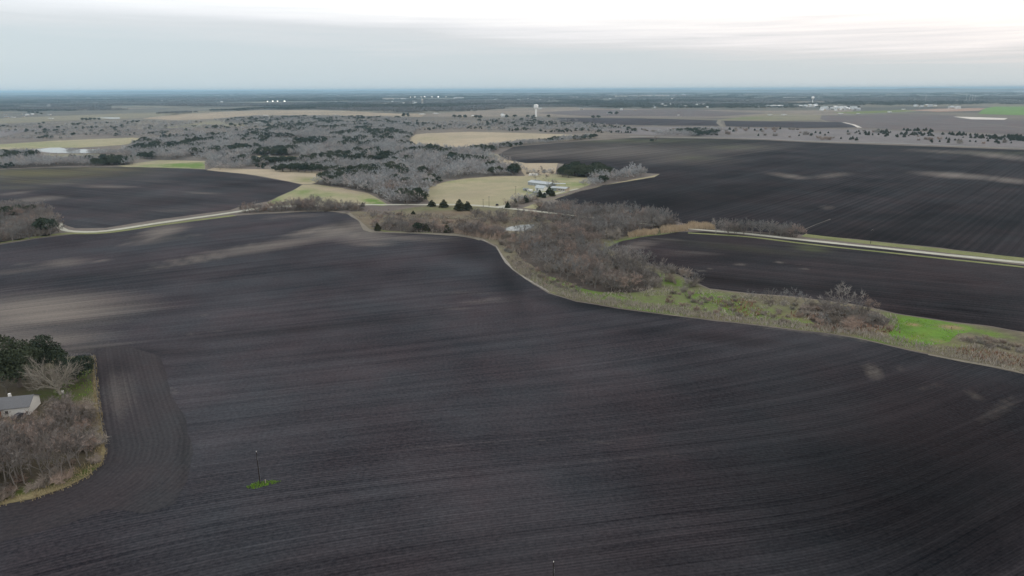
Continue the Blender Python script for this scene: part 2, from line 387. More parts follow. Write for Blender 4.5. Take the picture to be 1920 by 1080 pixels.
def sheet(name, poly, mat, z, attrs=None, grid=(12, 6), jit=.6, curved=False, label=None):
    b = smooth(poly) if curved else dens(poly)
    lo, hi = b.min(0), b.max(0)
    pts = G(b[:, 0], b[:, 1]); n = len(pts)
    d = np.hypot(pts[:, 0], pts[:, 1])
    amp = jit*np.clip(d/400, .5, 6)
    pts = pts+np.stack([vnoise(pts[:, 0]/9, pts[:, 1]/9)-.5, vnoise(pts[:, 0]/9+50, pts[:, 1]/9)-.5], 1)*2*amp[:, None]
    if grid:
        gx, gy = np.meshgrid(np.arange(lo[0]+grid[0]/2, hi[0], grid[0]), np.arange(lo[1]+grid[1]/2, hi[1], grid[1]))
        gx = gx.ravel(); gy = gy.ravel(); k = in_poly(gx, gy, b)
        pts = np.vstack([pts, G(gx[k], gy[k])])
    c = pts[:n].mean(0)
    res = delaunay_2d_cdt([Vector(q) for q in (pts-c)], [(i, (i+1) % n) for i in range(n)], [], 1, 1e-4)
    V = np.array([(v.x+c[0], v.y+c[1], z) for v in res[0]])
    T = [f for f in res[2] if len(f) == 3]
    A = V[np.array(T)]; cr = (A[:,1,0]-A[:,0,0])*(A[:,2,1]-A[:,0,1])-(A[:,1,1]-A[:,0,1])*(A[:,2,0]-A[:,0,0])
    T = np.array(T); T[cr < 0] = T[cr < 0][:, ::-1]
    me = raw_mesh(name, V, T, [mat])
    px, py, _ = P(V[:, 0], V[:, 1])
    vals = attrs(V[:, 0], V[:, 1], px, py) if attrs else {}
    for k, a in vals.items():
        at = me.attributes.new(k, 'FLOAT', 'POINT'); at.data.foreach_set('value', np.asarray(a, np.float32))
    return tag(link(name, me), kind='structure', label=label)
def blobs(px, py, L_, base=0.0):
    """soft-edged patches: (x, y, rx, ry, slope, strength)"""
    o = np.full(px.shape, base, float)
    for x, y, rx, ry, s, k in L_:
        dx = px-x; dy = py-y-s*dx
        d = (dx/rx)**2+(dy/ry)**2
        o = np.maximum(o, k*np.exp(-d*1.1))
    return o
def ribbon(name, line, width, mat, z, step=14, wob=.15, curved=True):
    p = smooth(line, step, False) if curved else dens(line, step, False)
    q = G(p[:, 0], p[:, 1]); t = np.gradient(q, axis=0); t /= np.linalg.norm(t, axis=1)[:, None]
    nrm = np.stack([-t[:, 1], t[:, 0]], 1)
    wd = np.interp(np.linspace(0, 1, len(q)), np.linspace(0, 1, len(width)), width) if isinstance(width, (list, tuple)) else np.full(len(q), width)
    wl = wd*(.5+wob*(vnoise(q[:, 0]/15, q[:, 1]/15)-.5)); wr = wd*(.5+wob*(vnoise(q[:, 0]/15+9, q[:, 1]/15)-.5))
    a = q+nrm*wl[:, None]; b = q-nrm*wr[:, None]; n = len(q)
    V = np.zeros((2*n, 3)); V[:n, :2] = a; V[n:, :2] = b; V[:, 2] = z
    T = []
    for i in range(n-1): T += [(i, n+i, n+i+1), (i, n+i+1, i+1)]
    return tag(link(name, raw_mesh(name, V, T, [mat])), kind='structure')

GX = 44000
me = raw_mesh('ground', [(-GX,-2000,0),(GX,-2000,0),(GX,GX,0),(-GX,GX,0)], [(0,1,2),(0,2,3)], [M['ground']])
tag(link('ground', me), kind='structure')

def line_rows(pa, pb):
    a = np.array(g(*pa)); b = np.array(g(*pb)); d = (b-a)/np.linalg.norm(b-a)
    return lambda X, Y: {'row': (X-a[0])*-d[1]+(Y-a[1])*d[0], 'along': (X-a[0])*d[0]+(Y-a[1])*d[1]}

# the big ploughed field with its sweeping rows
XG = [-400, 0, 400, 800, 1200, 1600, 1900, 2200]
GUIDE = np.array([
    [440, 392, 352, 322, 300, 278, 262, 250],
    [530, 480, 430, 390, 362, 335, 308, 285],
    [655, 600, 558, 517, 488, 442, 395, 350],
    [800, 730, 690, 648, 598, 528, 470, 420],
    [955, 865, 815, 768, 730, 655, 560, 480],
    [1130, 1015, 935, 885, 848, 795, 690, 570],
    [1330, 1200, 1085, 1010, 960, 905, 790, 660],
    [1800, 1600, 1350, 1250, 1180, 1110, 960, 800],
    [2900, 2500, 2050, 1900, 1750, 1600, 1450, 1250]], float)
GV = G([800]*len(GUIDE), GUIDE[:, 3])[:, 1]
def main_rows(X, Y, px, py):
    pc = np.clip(px, -400, 2200); row = np.zeros_like(px)
    cols = []
    for gl in GUIDE:
        cv = smooth(list(zip(XG, gl)), 20, False); cols.append(np.interp(pc, cv[:, 0], cv[:, 1]))
    cols = np.array(cols)      # guide heights at each vertex
    inv = 1/np.maximum(cols-165, 5); iv = 1/np.maximum(py-165, 5)
    for i in range(len(px)):
        row[i] = np.interp(iv[i], inv[::-1, i], GV[::-1])
    return row
MF = [(-400,490),(-150,470),(0,459),(60,449),(130,440),(200,431),(300,420),(440,404),(500,400),(560,397),(615,396),(650,401),(668,412),(688,431),(720,437),(780,438),
      (860,443),(905,451),(930,463),(940,482),(960,506),(1000,533),(1030,550),(1080,566),(1160,579),(1250,591),(1340,602),(1440,613),(1540,624),(1600,633),(1700,656),
      (1800,677),(1920,702),(2200,775),(2500,860),(2500,1500),(-700,1500),(-700,520)]
TAN = [(70,585,200,34,-.06,1.15),(40,645,170,22,-.1,.95),(100,660,170,14,-.1,.6),(-40,610,200,60,-.05,.8),(120,493,55,9,-.08,.7),(20,510,90,7,-.08,.4),(305,435,48,12,-.2,.95),(290,450,70,7,-.1,.5),(640,432,80,15,-.2,1.0),
       (690,445,80,10,.02,.8),(500,463,170,10,-.16,.8),(800,448,90,8,.02,.5),(330,406,90,5,-.13,.6),(560,405,90,5,-.05,.5),(430,470,60,6,-.1,.4),
       (1638,697,20,16,.35,1.2),(1688,690,14,6,0,.5),(1828,742,20,8,.4,1.0),(1865,775,40,22,-.5,.5),(1750,725,30,14,-.2,.35),(1500,617,110,5,.09,1.0),(1570,628,60,5,.12,.9),
       (1780,666,60,4,.2,.5),(385,590,12,3,-.1,.7),(370,625,40,4,-.12,.5),(930,565,110,12,-.06,.4),(1180,860,150,8,-.1,.25),(1300,600,60,6,.1,.3),(280,740,60,40,.5,.35),
       (740,900,200,10,-.05,.2),(1060,830,120,8,-.1,.3),(60,700,100,20,0,.3),(930,830,200,14,-.08,.25),(60,1060,200,8,-.22,.2)]
DARKEN = [(1750,900,560,300,0,.78),(1500,1050,900,90,0,.35),(900,1070,900,60,0,.25),(1900,720,160,60,.2,.45),(1250,1060,600,120,0,.4),(1150,575,160,12,.12,.75),(1400,640,260,16,.1,.5),(950,520,40,50,1.2,.5),(880,470,60,20,.2,.5),  # broad patches at bottom and right paint vignette darkening into the soil
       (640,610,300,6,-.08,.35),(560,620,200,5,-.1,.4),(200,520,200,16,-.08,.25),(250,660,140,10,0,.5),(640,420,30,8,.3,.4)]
_tr = np.random.RandomState(4)
def broken(L_):
    o = []
    for x, y, rx, ry, sl_, k in L_:
        o.append((x, y, rx, ry, sl_, k*.6))
        for q in range(7):
            dx = _tr.normal(0, .55)*rx; dy = _tr.normal(0, .55)*ry; f_ = _tr.uniform(.18, .55)
            o.append((x+dx, y+dy+sl_*dx, rx*f_*1.4, ry*f_*.8, sl_+_tr.normal(0, .03), k*_tr.uniform(.55, 1.1)))
    return o
TAN = TAN[:4]+broken(TAN[4:])+[(q[0], q[1], q[2], q[3], q[4], q[5]*.98) for q in TAN[4:14]]
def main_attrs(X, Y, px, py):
    return {'row': main_rows(X, Y, px, py), 'along': X, 'tan': blobs(px, py, TAN), 'green': np.zeros_like(px), 'darken': blobs(px, py, DARKEN)}
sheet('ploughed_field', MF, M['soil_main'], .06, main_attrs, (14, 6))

# the headland where the plough turned, beside the farmyard
HEAD = [(172,655),(240,650),(300,668),(322,735),(350,790),(360,850),(352,900),(330,945),(270,962),(200,955),(120,985),(-60,1035),(-300,1120),(-300,960),(0,945),(60,935),(120,916),(165,893),(192,868),(198,845),(190,795),(182,735),(175,668)]
EDGE = np.array([g(*p) for p in [(172,600),(176,668),(183,740),(191,795),(199,848),(191,872),(165,896),(120,920),(60,940),(0,950),(-300,1040)]])
def edge_dist(X, Y):
    best = np.full(X.shape, 1e9); al = np.zeros_like(best); acc = 0
    for a, b in zip(EDGE[:-1], EDGE[1:]):
        d = b-a; l = np.hypot(*d); s = np.clip(((X-a[0])*d[0]+(Y-a[1])*d[1])/l**2, 0, 1)
        q = np.hypot(X-a[0]-d[0]*s, Y-a[1]-d[1]*s); k = q < best; best[k] = q[k]; al[k] = acc+s[k]*l; acc += l
    return best, al
def head_attrs(X, Y, px, py):
    d, al = edge_dist(X, Y)
    return {'row': d, 'along': al, 'tan': blobs(px, py, [(225,740,40,60,0,.4)]), 'green': 0*px, 'darken': blobs(px, py, [(345,850,10,90,0,.25),(215,690,30,14,0,.2)])}
sheet('headland', HEAD, M['soil_head'], .10, head_attrs, (8, 6), jit=1.0)

lf = line_rows((110,350),(470,385))
LF = [(-300,322),(0,318),(100,314),(240,313),(320,315),(385,318),(470,328),(540,341),(568,347),(548,357),(520,369),(500,378),(450,387),(430,394),(300,411),(200,427),(140,428),(112,418),(60,420),(-300,440)]
sheet('ploughed_field', LF, M['soil_left'], .05, lambda X, Y, px, py: {**lf(X, Y), 'tan': blobs(px, py, [(200,350,60,3,.02,.9),(380,362,50,3,.03,.6),(60,375,70,6,-.1,.8),(30,362,40,3,-.1,.7),(120,345,60,2.5,.03,.5),(330,395,60,4,0,.4),(290,340,90,5,0,.3)]),
      'green': blobs(px, py, [(60,325,160,9,0,1.0),(190,318,90,5,0,.8),(60,340,90,6,0,.5),(20,352,60,3,0,.4)]), 'darken': blobs(px, py, [(440,345,80,10,.15,.3),(260,372,120,6,.05,.3)])}, (10, 3))
rf = line_rows((1508,426),(1721,341))
RF = [(930,291),(965,275),(1050,268),(1130,262),(1200,258),(1330,260),(1420,262),(1520,267),(1700,273),(1920,281),(2300,298),(2300,545),(1920,484),(1760,464),(1600,448),(1506,440),(1440,436),(1330,428),(1250,412),(1180,400),(1100,392),(1040,374),(1060,366),(1130,347),(1225,331),(1238,326),(1160,322),(1100,312),(1045,306),(985,306),(950,300)]
sheet('ploughed_field', RF, M['soil_right'], .05, lambda X, Y, px, py: {**rf(X, Y), 'tan': blobs(px, py, [(1478,330,40,5,.12,.85),(1560,329,40,5,-.12,.75),(1790,329,80,6,.06,.95),(1890,338,60,6,.1,.8),(1870,292,80,6,.1,.85),(1760,284,80,4,.05,.6),(1550,389,20,6,0,.45),(1000,288,120,13,0,.66),(1160,284,240,20,0,.64),(1360,280,170,14,-.05,.46),(1280,300,160,14,0,.42),(1130,262,60,2,0,.8),(1060,275,70,4,-.1,.4)]),
      'green': blobs(px, py, [(1370,276,60,4,0,.6),(1300,296,40,4,0,.5),(1200,264,160,4,0,.8),(1900,287,120,3,0,.4)]), 'darken': blobs(px, py, [(1300,372,200,28,0,.4),(1700,430,300,30,0,.3),(1060,303,60,2.5,0,.5),(1180,272,160,1.5,-.06,.5)])}, (12, 3))
mf3 = line_rows((1360,488),(1560,506))
F3 = [(1136,464),(1160,453),(1200,444),(1262,436),(1320,434),(1400,441),(1600,461),(1920,497),(2300,548),(2300,720),(1920,622),(1860,612),(1780,602),(1680,587),(1600,570),(1500,557),(1400,549),(1330,541),(1285,522),(1262,510),(1215,492),(1170,478)]
sheet('ploughed_field', F3, M['soil_mid'], .05, lambda X, Y, px, py: {**mf3(X, Y), 'tan': blobs(px, py, [(1190,462,50,10,-.2,.6),(1250,450,50,3,0,.5),(1300,512,50,2,-.25,.8),(1380,497,30,1.5,-.1,.7),(1470,493,30,1.2,.1,.8),(1500,503,30,1.2,.1,.6),(1300,475,90,8,0,.3)]),
      'green': blobs(px, py, [(1520,466,30,5,.1,.9),(1400,466,120,6,.1,.2)]), 'darken': blobs(px, py, [(1600,590,300,12,.12,.6),(1400,530,200,10,.1,.5),(1200,490,40,8,.2,.4)])}, (10, 4))

def gr(*b, tan=()):
    return lambda X, Y, px, py: {'green': blobs(px, py, b), 'tan': blobs(px, py, tan)}
# pastures
sheet('pasture', [(385,319),(400,315),(470,317),(520,318),(620,323),(612,335),(600,346),(568,346),(540,340),(470,327)], M['pasture_tan'], .09, gr((575,338,30,6,0,1.0)), (8, 3))
sheet('pasture', [(566,347),(600,346),(640,353),(690,362),(730,385),(715,386),(690,384),(620,382),(540,388),(500,381),(520,370),(548,358)], M['pasture'], .09, gr((700,378,26,6,.3,1.6),(560,360,40,6,0,.9),(600,365,60,5,0,.7),(515,376,26,6,-.4,.8), tan=[(650,358,60,4,.1,1.0)]), (8, 3))
sheet('winter_wheat', [(235,313),(290,307),(385,304),(386,317),(330,315)], M['pasture'], .09, gr((355,310,50,6,0,2.2),(300,311,60,5,0,.8)), (8, 3))
sheet('pasture', [(270,304),(300,300),(385,302),(385,304),(290,307),(235,313),(220,311)], M['pasture'], .09, gr(), None)
sheet('pasture', [(800,352),(830,342),(870,335),(920,331),(985,330),(1000,326),(1045,327),(1100,333),(1110,345),(1060,362),(1010,372),(945,386),(900,388),(810,385),(798,368)], M['pasture'], .09,
      gr((1020,358,50,7,0,.8),(1080,346,30,5,0,1.0),(860,340,60,4,0,.5),(1050,336,30,3,0,.5), tan=[(880,365,70,10,-.1,.5),(830,372,40,6,0,.4),(910,345,50,3,0,.4)]), (8, 3))
sheet('pasture', [(870,291),(900,286),(932,289),(950,300),(985,306),(1045,306),(1040,326),(985,331),(975,316),(930,306)], M['pasture_tan'], .12, gr((915,290,30,3,0,.6)), (8, 3))
sheet('pasture', [(765,262),(780,252),(800,250),(880,247),(960,249),(1060,252),(1120,258),(1060,264),(1000,268),(870,276),(800,276),(760,270)], M['pasture_tan'], .12, gr((800,260,40,4,0,.4)), (8, 3))
sheet('pasture', [(980,390),(1000,383),(1040,373),(1120,350),(1235,327),(1228,332),(1130,348),(1070,364),(1020,378),(1003,392)], M['pasture'], .13, gr((1020,380,60,8,0,1.0)), (8, 3))
sheet('pasture', [(-300,282),(0,271),(100,264),(250,258),(290,262),(230,272),(150,277),(90,277),(0,284),(-300,296)], M['pasture'], .15, gr((60,272,120,6,0,.5)), (10, 2))
sheet('pasture', [(455,297),(480,292),(560,293),(600,300),(540,304),(480,303)], M['pasture_tan'], .12, gr(), (8, 3))
sheet('pasture', [(80,289),(180,288),(215,292),(160,296),(90,293)], M['pasture_dull'], .12, gr(), None)
sheet('pasture', [(400,226),(500,232),(640,230),(480,236),(400,238),(240,242),(330,236)], M['pasture_dull'], .15, gr(), None)
sheet('pasture', [(800,385),(945,390),(1030,402),(900,412),(760,408),(720,398)], M['bank'], .09, gr((840,392,100,4,0,.5), tan=[(860,398,60,6,0,.8)]), (8, 3))
# farther fields, meadows and bare ground
Z2 = .3
sheet('far_meadow', [(265,222),(330,214),(430,209),(480,207),(600,206),(700,211),(745,213),(800,213),(790,219),(745,219),(600,216),(480,216),(400,223),(330,226)],
      M['meadow_far'], Z2, gr(), (14, 2))
sheet('far_meadow', [(800,213),(850,211),(960,203),(1060,201),(1150,204),(1310,206),(1440,208),(1600,206),(1600,214),(1440,221),(1200,220),(1050,219),(990,218),(850,220),(790,219)],
      M['meadow_dull'], Z2, gr(), (14, 2))
sheet('far_meadow', [(560,201),(640,200),(850,203),(760,205),(600,204)], M['meadow_dull'], Z2, gr(), (14, 2))
sheet('far_meadow', [(1430,191),(1600,189),(1640,194),(1500,197)], M['meadow_dull'], Z2+.1, gr(), (14, 2))
sheet('far_meadow', [(-100,203),(160,201),(300,204),(120,207),(-100,208)], M['meadow_dull'], Z2+.1, gr(), (14, 2))
far = lambda X, Y, px, py: {'row': Y, 'along': X, 'tan': 0*px, 'green': 0*px, 'darken': 0*px}
diag = line_rows((1130,250),(1260,225))
far2 = lambda X, Y, px, py: {**diag(X, Y), 'tan': 0*px, 'green': 0*px, 'darken': 0*px}
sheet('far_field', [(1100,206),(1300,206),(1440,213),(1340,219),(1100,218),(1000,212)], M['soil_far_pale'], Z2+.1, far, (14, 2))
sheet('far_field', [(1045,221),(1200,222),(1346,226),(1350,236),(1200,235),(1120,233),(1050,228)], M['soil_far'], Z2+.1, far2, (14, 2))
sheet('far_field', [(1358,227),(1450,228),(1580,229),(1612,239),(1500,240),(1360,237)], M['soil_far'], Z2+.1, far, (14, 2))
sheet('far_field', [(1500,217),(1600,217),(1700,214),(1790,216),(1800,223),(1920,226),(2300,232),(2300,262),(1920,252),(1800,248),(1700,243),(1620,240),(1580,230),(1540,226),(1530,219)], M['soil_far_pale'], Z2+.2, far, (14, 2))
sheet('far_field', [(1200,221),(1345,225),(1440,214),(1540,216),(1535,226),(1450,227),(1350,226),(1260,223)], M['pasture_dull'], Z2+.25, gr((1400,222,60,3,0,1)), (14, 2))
sheet('scrubland', [(1100,243),(1200,238),(1350,238),(1500,242),(1640,243),(1760,249),(1920,254),(2300,264),(2300,292),(1920,277),(1700,270),(1500,264),(1350,257),(1200,253)], M['scrub'], .2, gr((1400,252,80,3,0,.4)), (14, 3))
sheet('winter_wheat', [(1846,203),(1866,200),(1920,200),(2300,201),(2300,222),(1920,216),(1833,214)], M['winter_wheat'], Z2+.2, gr(), (14, 3))
sheet('limestone_cut', [(1788,219),(1830,220),(1888,222),(1884,225),(1820,224)], M['limestone'], Z2+.4, None, None)
sheet('bare_earth', [(1700,207),(1760,204),(1820,203),(1850,203),(1836,208),(1760,210)], M['bare_earth'], Z2+.4, None, None)
sheet('bare_earth', [(1560,211),(1700,206),(1720,209),(1600,214)], M['verge'], Z2+.3, gr((1640,210,90,3,0,1)), None)
sheet('far_meadow', [(-300,226),(0,222),(200,214),(400,208),(330,215),(250,222),(100,227),(0,232),(-300,240)], M['pasture_dull'], Z2, gr(), (14, 2))
sheet('far_meadow', [(-300,252),(0,245),(120,238),(30,250),(0,258),(-300,266)], M['scrub'], Z2, gr(), (14, 2))
# ponds
sheet('pond', [(52,281),(75,279),(105,276),(125,279),(165,280),(208,281),(200,285),(160,287),(110,287),(80,285)], M['water'], .14, None, None, curved=True)
sheet('pond', [(944,429),(958,425),(975,422),(1004,421),(1000,427),(985,433),(960,433),(948,432)], M['water'], .12, None, None, curved=True, jit=.3)
sheet('pond', [(178,220.5),(226,220.6),(226,222.4),(205,222.6)], M['water'], Z2+.2, None, None)
# creek banks
BANK = [(655,398),(672,396),(760,408),(900,411),(1040,405),(1110,410),(1290,432),(1262,437),(1200,445),(1160,454),(1136,466),(1170,480),(1262,512),(1285,524),(1330,543),(1400,551),(1500,559),(1600,572),(1680,589),
        (1780,604),(1860,614),(1920,624),(2300,724),(2500,850),(2200,770),(1920,700),(1800,675),(1700,654),(1600,631),(1440,611),(1250,589),(1160,577),(1080,564),(1030,548),(1000,531),(962,504),(942,480),(932,461),(905,449),(860,441),(720,435),(690,429)]
sheet('creek_bank', BANK, M['bank'], .09, lambda X, Y, px, py: {
    'green': blobs(px, py, [(1350,580,360,22,.14,.75),(1750,640,120,14,.2,.5),(1070,535,60,10,.25,1.6),(1140,556,60,10,.2,1.4),(1245,525,50,9,.2,1.7),(1330,560,70,14,.15,1.6),(1400,585,90,14,.12,1.3),(1230,585,90,8,.12,1.1),(1480,600,80,8,.1,1.2),
              (1720,612,50,24,.25,2.4),(1690,632,40,14,.2,2.0),(1790,612,70,7,.18,1.6),(1850,625,50,6,.18,1.2),(1800,650,60,8,.2,.8),(1640,640,40,6,.2,1.2),(1200,448,60,5,-.15,1.2),(1160,458,20,4,-.4,1.2),(1100,550,30,5,.2,1.3),(700,434,40,3,0,.9),(780,438,60,2,0,.7)]),
    'tan': blobs(px, py, [(1785,615,22,4,.1,1.2),(1712,608,12,3,.1,1.2),(1600,615,80,12,.1,.9),(1500,595,60,8,.1,.7),(1840,660,90,12,.2,.6),(820,415,90,10,0,.8),(700,418,40,10,.3,.6),(900,425,60,12,.1,.7),(1350,595,90,6,.1,.6),(1650,625,50,8,.2,1.0)])}, (8, 3))
sheet('creek_crossing', [(1688,598),(1740,598),(1790,606),(1825,616),(1800,628),(1775,640),(1740,651),(1700,644),(1672,632),(1680,612)], M['grass_bright'], .11, gr((1700,640,40,8,-.4,1.2), tan=[(1785,614,24,4,.1,1.6),(1712,609,14,3,.1,1.5),(1760,640,20,4,.2,.6)]), (5, 2), curved=True, jit=3)
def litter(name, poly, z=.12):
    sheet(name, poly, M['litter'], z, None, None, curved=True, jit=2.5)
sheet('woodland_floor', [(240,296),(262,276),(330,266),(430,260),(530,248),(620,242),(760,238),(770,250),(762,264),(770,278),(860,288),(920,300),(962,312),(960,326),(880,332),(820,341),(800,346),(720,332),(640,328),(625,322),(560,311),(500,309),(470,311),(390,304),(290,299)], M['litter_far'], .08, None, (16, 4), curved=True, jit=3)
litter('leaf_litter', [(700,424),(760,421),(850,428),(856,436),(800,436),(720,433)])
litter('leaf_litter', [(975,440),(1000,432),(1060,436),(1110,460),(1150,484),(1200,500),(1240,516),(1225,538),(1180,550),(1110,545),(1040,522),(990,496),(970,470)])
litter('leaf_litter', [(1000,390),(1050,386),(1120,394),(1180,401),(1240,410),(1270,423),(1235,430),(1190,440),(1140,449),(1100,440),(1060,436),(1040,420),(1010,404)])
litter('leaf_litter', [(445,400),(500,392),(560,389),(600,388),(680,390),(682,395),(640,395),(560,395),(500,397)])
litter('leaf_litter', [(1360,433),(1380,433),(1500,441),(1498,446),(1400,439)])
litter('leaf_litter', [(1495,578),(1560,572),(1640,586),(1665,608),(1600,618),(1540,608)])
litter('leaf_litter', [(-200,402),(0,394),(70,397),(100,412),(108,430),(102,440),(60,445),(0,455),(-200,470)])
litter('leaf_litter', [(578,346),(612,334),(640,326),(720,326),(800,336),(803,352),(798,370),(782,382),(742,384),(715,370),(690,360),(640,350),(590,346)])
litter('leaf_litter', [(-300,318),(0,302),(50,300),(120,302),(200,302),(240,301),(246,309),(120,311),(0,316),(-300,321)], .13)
# roads, tracks and margins
ribbon('road', [(1280,428.2),(1310,431),(1400,438.5),(1500,449.5),(1600,460),(1760,476.5),(1920,493),(2300,533)], [3.5,5.6,5.8,5.8,5.8,5.8,5.8,5.8], M['gravel'], .16)
ribbon('road_verge', [(1506,441),(1600,452),(1760,469),(1920,487),(2300,526)], 11, M['verge'], .11)
ribbon('road_verge', [(1290,437),(1400,444),(1500,456),(1600,467),(1760,484),(1920,501),(2300,543)], 4, M['verge'], .11)
ribbon('road', [(112,418),(113,427),(122,432),(150,435),(200,433),(300,418),(400,404),(440,398),(500,389),(560,386),(640,384.5),(720,384),(800,384),(870,384),(940,389.5),(1030,399),(1105,408),(1200,419),(1281,428.4)], [4,6.5,6.5,6,6,6,6,6,5,3.5], M['gravel'], .164)
ribbon('road_verge', [(-60,462),(0,455),(60,446),(125,438),(200,436),(300,422),(400,409),(440,404)], 7, M['verge'], .12)
ribbon('driveway', [(932,389),(950,386),(958,382),(975,377),(1000,372)], [9,6,4,4], M['gravel'], .17)
ribbon('driveway', [(1015,369),(1035,365),(1055,360),(1075,356),(1084,354)], 4, M['gravel'], .17)
ribbon('far_road', [(1180,256),(1250,257),(1330,258.5),(1420,260),(1520,264.5),(1700,270),(1920,278.5),(2300,293)], 7, M['gravel_far'], .32)
ribbon('far_road', [(600,300),(820,292),(880,288),(960,276),(1040,268),(1130,261),(1180,256)], 4, M['dry_strip'], .3)
ribbon('field_margin', [(650,399),(672,413),(690,431),(720,436.5),(780,437.5),(860,441.5),(905,449.5)], 3.6, M['dry_strip'], .14, wob=1.3)
ribbon('field_margin', [(905,450),(931,462.5),(941,482),(961,505),(1001,531.5),(1031,548.5)], [1.2,1.6,2.2,1.8,1.8,.6], M['dry_pale'], .15, wob=1.9)
ribbon('field_margin', [(1031,549),(1080,565),(1160,578),(1250,590),(1440,612.5)], .8, M['dry_strip'], .15, wob=1.9)
ribbon('field_margin', [(1740,665),(1800,676),(1920,701),(2200,772)], 2, M['dry_strip'], .15, wob=1.2)
ribbon('field_margin', [(440,404),(500,400.5),(560,397.5),(615,395.5),(650,400)], 3.2, M['dry_strip'], .14, wob=1.2)
ribbon('far_track', [(1349,226),(1347,231),(1356,238)], 12, M['dry_strip'], .5, curved=False)
ribbon('far_track', [(1520,219),(1552,229)], 12, M['dry_strip'], .6, curved=False)
ribbon('far_track', [(1582,230),(1600,234),(1612,239.5)], 10, M['limestone'], .6)
ribbon('far_track', [(1370,207),(1440,212),(1480,216)], 14, M['dry_strip'], .7)
ribbon('highway', [(1440,217),(1600,214.5),(1700,210),(1760,207.5),(1800,204),(1850,201)], 12, M['gravel_far'], .75)
ribbon('field_track', [(1506,431),(1530,421),(1557,411)], [1.8,1.4,.8], M['field_track'], .14, wob=1.5)
ribbon('far_track', [(1800,228),(1860,234),(1920,240)], 6, M['dry_strip'], .6)

# farmyard at the lower left
YARD = [(-500,680),(-100,672),(0,669),(60,667),(130,670),(176,667),(182,740),(190,795),(198,846),(190,870),(165,894),(120,917),(60,937),(0,948),(-100,975),(-500,1080)]
sheet('farmyard', YARD, M['yard'], .16, lambda X, Y, px, py: {
    'green': blobs(px, py, [(140,690,40,20,0,.8),(145,742,30,16,-.2,1.0),(150,890,60,10,-.4,1.1),(40,925,60,8,-.3,1.5),(90,740,40,10,0,1.0)]),
    'tan': blobs(px, py, [(184,740,8,90,.0,1.2),(194,840,10,50,0,1.3),(150,905,60,7,-.45,1.4),(60,930,90,8,-.25,1.3),(150,685,26,10,0,.7),(20,790,50,12,0,.8)])}, (6, 5))

# ------------------------------------------------------------------ plants
def _basis(d):
    d = d/np.linalg.norm(d); a = np.cross(d, [0.31, .87, .38]); a /= np.linalg.norm(a); return d, a, np.cross(d, a)
def limb(V, T, p0, p1, r0, r1, n=4):
    d, a, b = _basis(p1-p0); k = len(V)
    for p, r in ((p0, r0), (p1, r1)):
        for i in range(n):
            t = 2*math.pi*i/n; V.append(p+(a*math.cos(t)+b*math.sin(t))*r)
    for i in range(n):
        j = (i+1) % n; T.append((k+i, k+j, k+n+j)); T.append((k+i, k+n+j, k+n+i))
def bare_parts(seed, stems=1, trunk=.28, nl=5, depth=3, kids=3, ntw=14, tw=.0042, tl=.12, spread=.75, upb=.35, rad=.022, droop=0.0, len0=.34):
    """leafless tree one unit tall: limbs fork from a tapered trunk and end in fans of thin twigs"""
    rg = np.random.RandomState(seed); V = []; T = []; tips = []
    cV = []; cT = []
    def grow(p, d, l, r, lv):
        bend = rg.normal(0, .12, 3); mid = p+d*l*.5+bend*l*.5; end = mid+(d+rg.normal(0, .18, 3)+np.array([0,0,.08-droop]))*l*.5
        limb(V, T, p, mid, r, r*.8, 4 if lv < 2 else 3); limb(V, T, mid, end, r*.8, r*.55, 4 if lv < 2 else 3)
        if lv >= depth:
            tips.append((mid, end, d)); return
        for k in range(kids):
            _, a, b = _basis(d); th = rg.rand()*6.28; s = spread*(.6+.6*rg.rand())
            nd = d+(a*math.cos(th)+b*math.sin(th))*s+np.array([0,0,upb*(.5-droop)]); nd /= np.linalg.norm(nd)
            st = end if k < 2 else mid
            grow(st, nd, l*(.62+.25*rg.rand()), r*.55, lv+1)
    for s in range(stems):
        base = np.array([0.,0,0]) if stems == 1 else np.array([*rg.normal(0, .05, 2), 0])
        lean = rg.normal(0, .10, 3)*(1 if stems == 1 else 2.2); lean[2] = 1
        top = base+lean*trunk; limb(V, T, base, top, rad, rad*.75, 6)
        for i in range(nl):
            th = 6.28*(i+rg.rand()*.7)/nl; el = .35+.9*rg.rand()
            d = np.array([math.cos(th)*math.cos(el), math.sin(th)*math.cos(el), math.sin(el)])
            grow(top-np.array([0,0,trunk*.18*rg.rand()]), d, len0*(.8+.4*rg.rand()), rad*.55, 1)
    for m_, e_, d in tips:
        for q in range(ntw):
            s = rg.rand(); p = m_+(e_-m_)*s*1.05
            v = d*.7+rg.normal(0, .6, 3)+np.array([0,0,.25-droop]); v /= np.linalg.norm(v); L_ = tl*(.5+.8*rg.rand())
            _, a, b = _basis(v); t = rg.rand()*3.14; wv = (a*math.cos(t)+b*math.sin(t))*tw*(.7+.6*rg.rand()); k = len(cV)
            cV.extend([p-wv, p+wv, p+v*L_]); cT.append((k, k+1, k+2))
    V = np.array(V); cV = np.array(cV); s = 1/np.percentile(cV[:, 2], 99)
    return V*s, np.array(T), cV*s, np.array(cT)
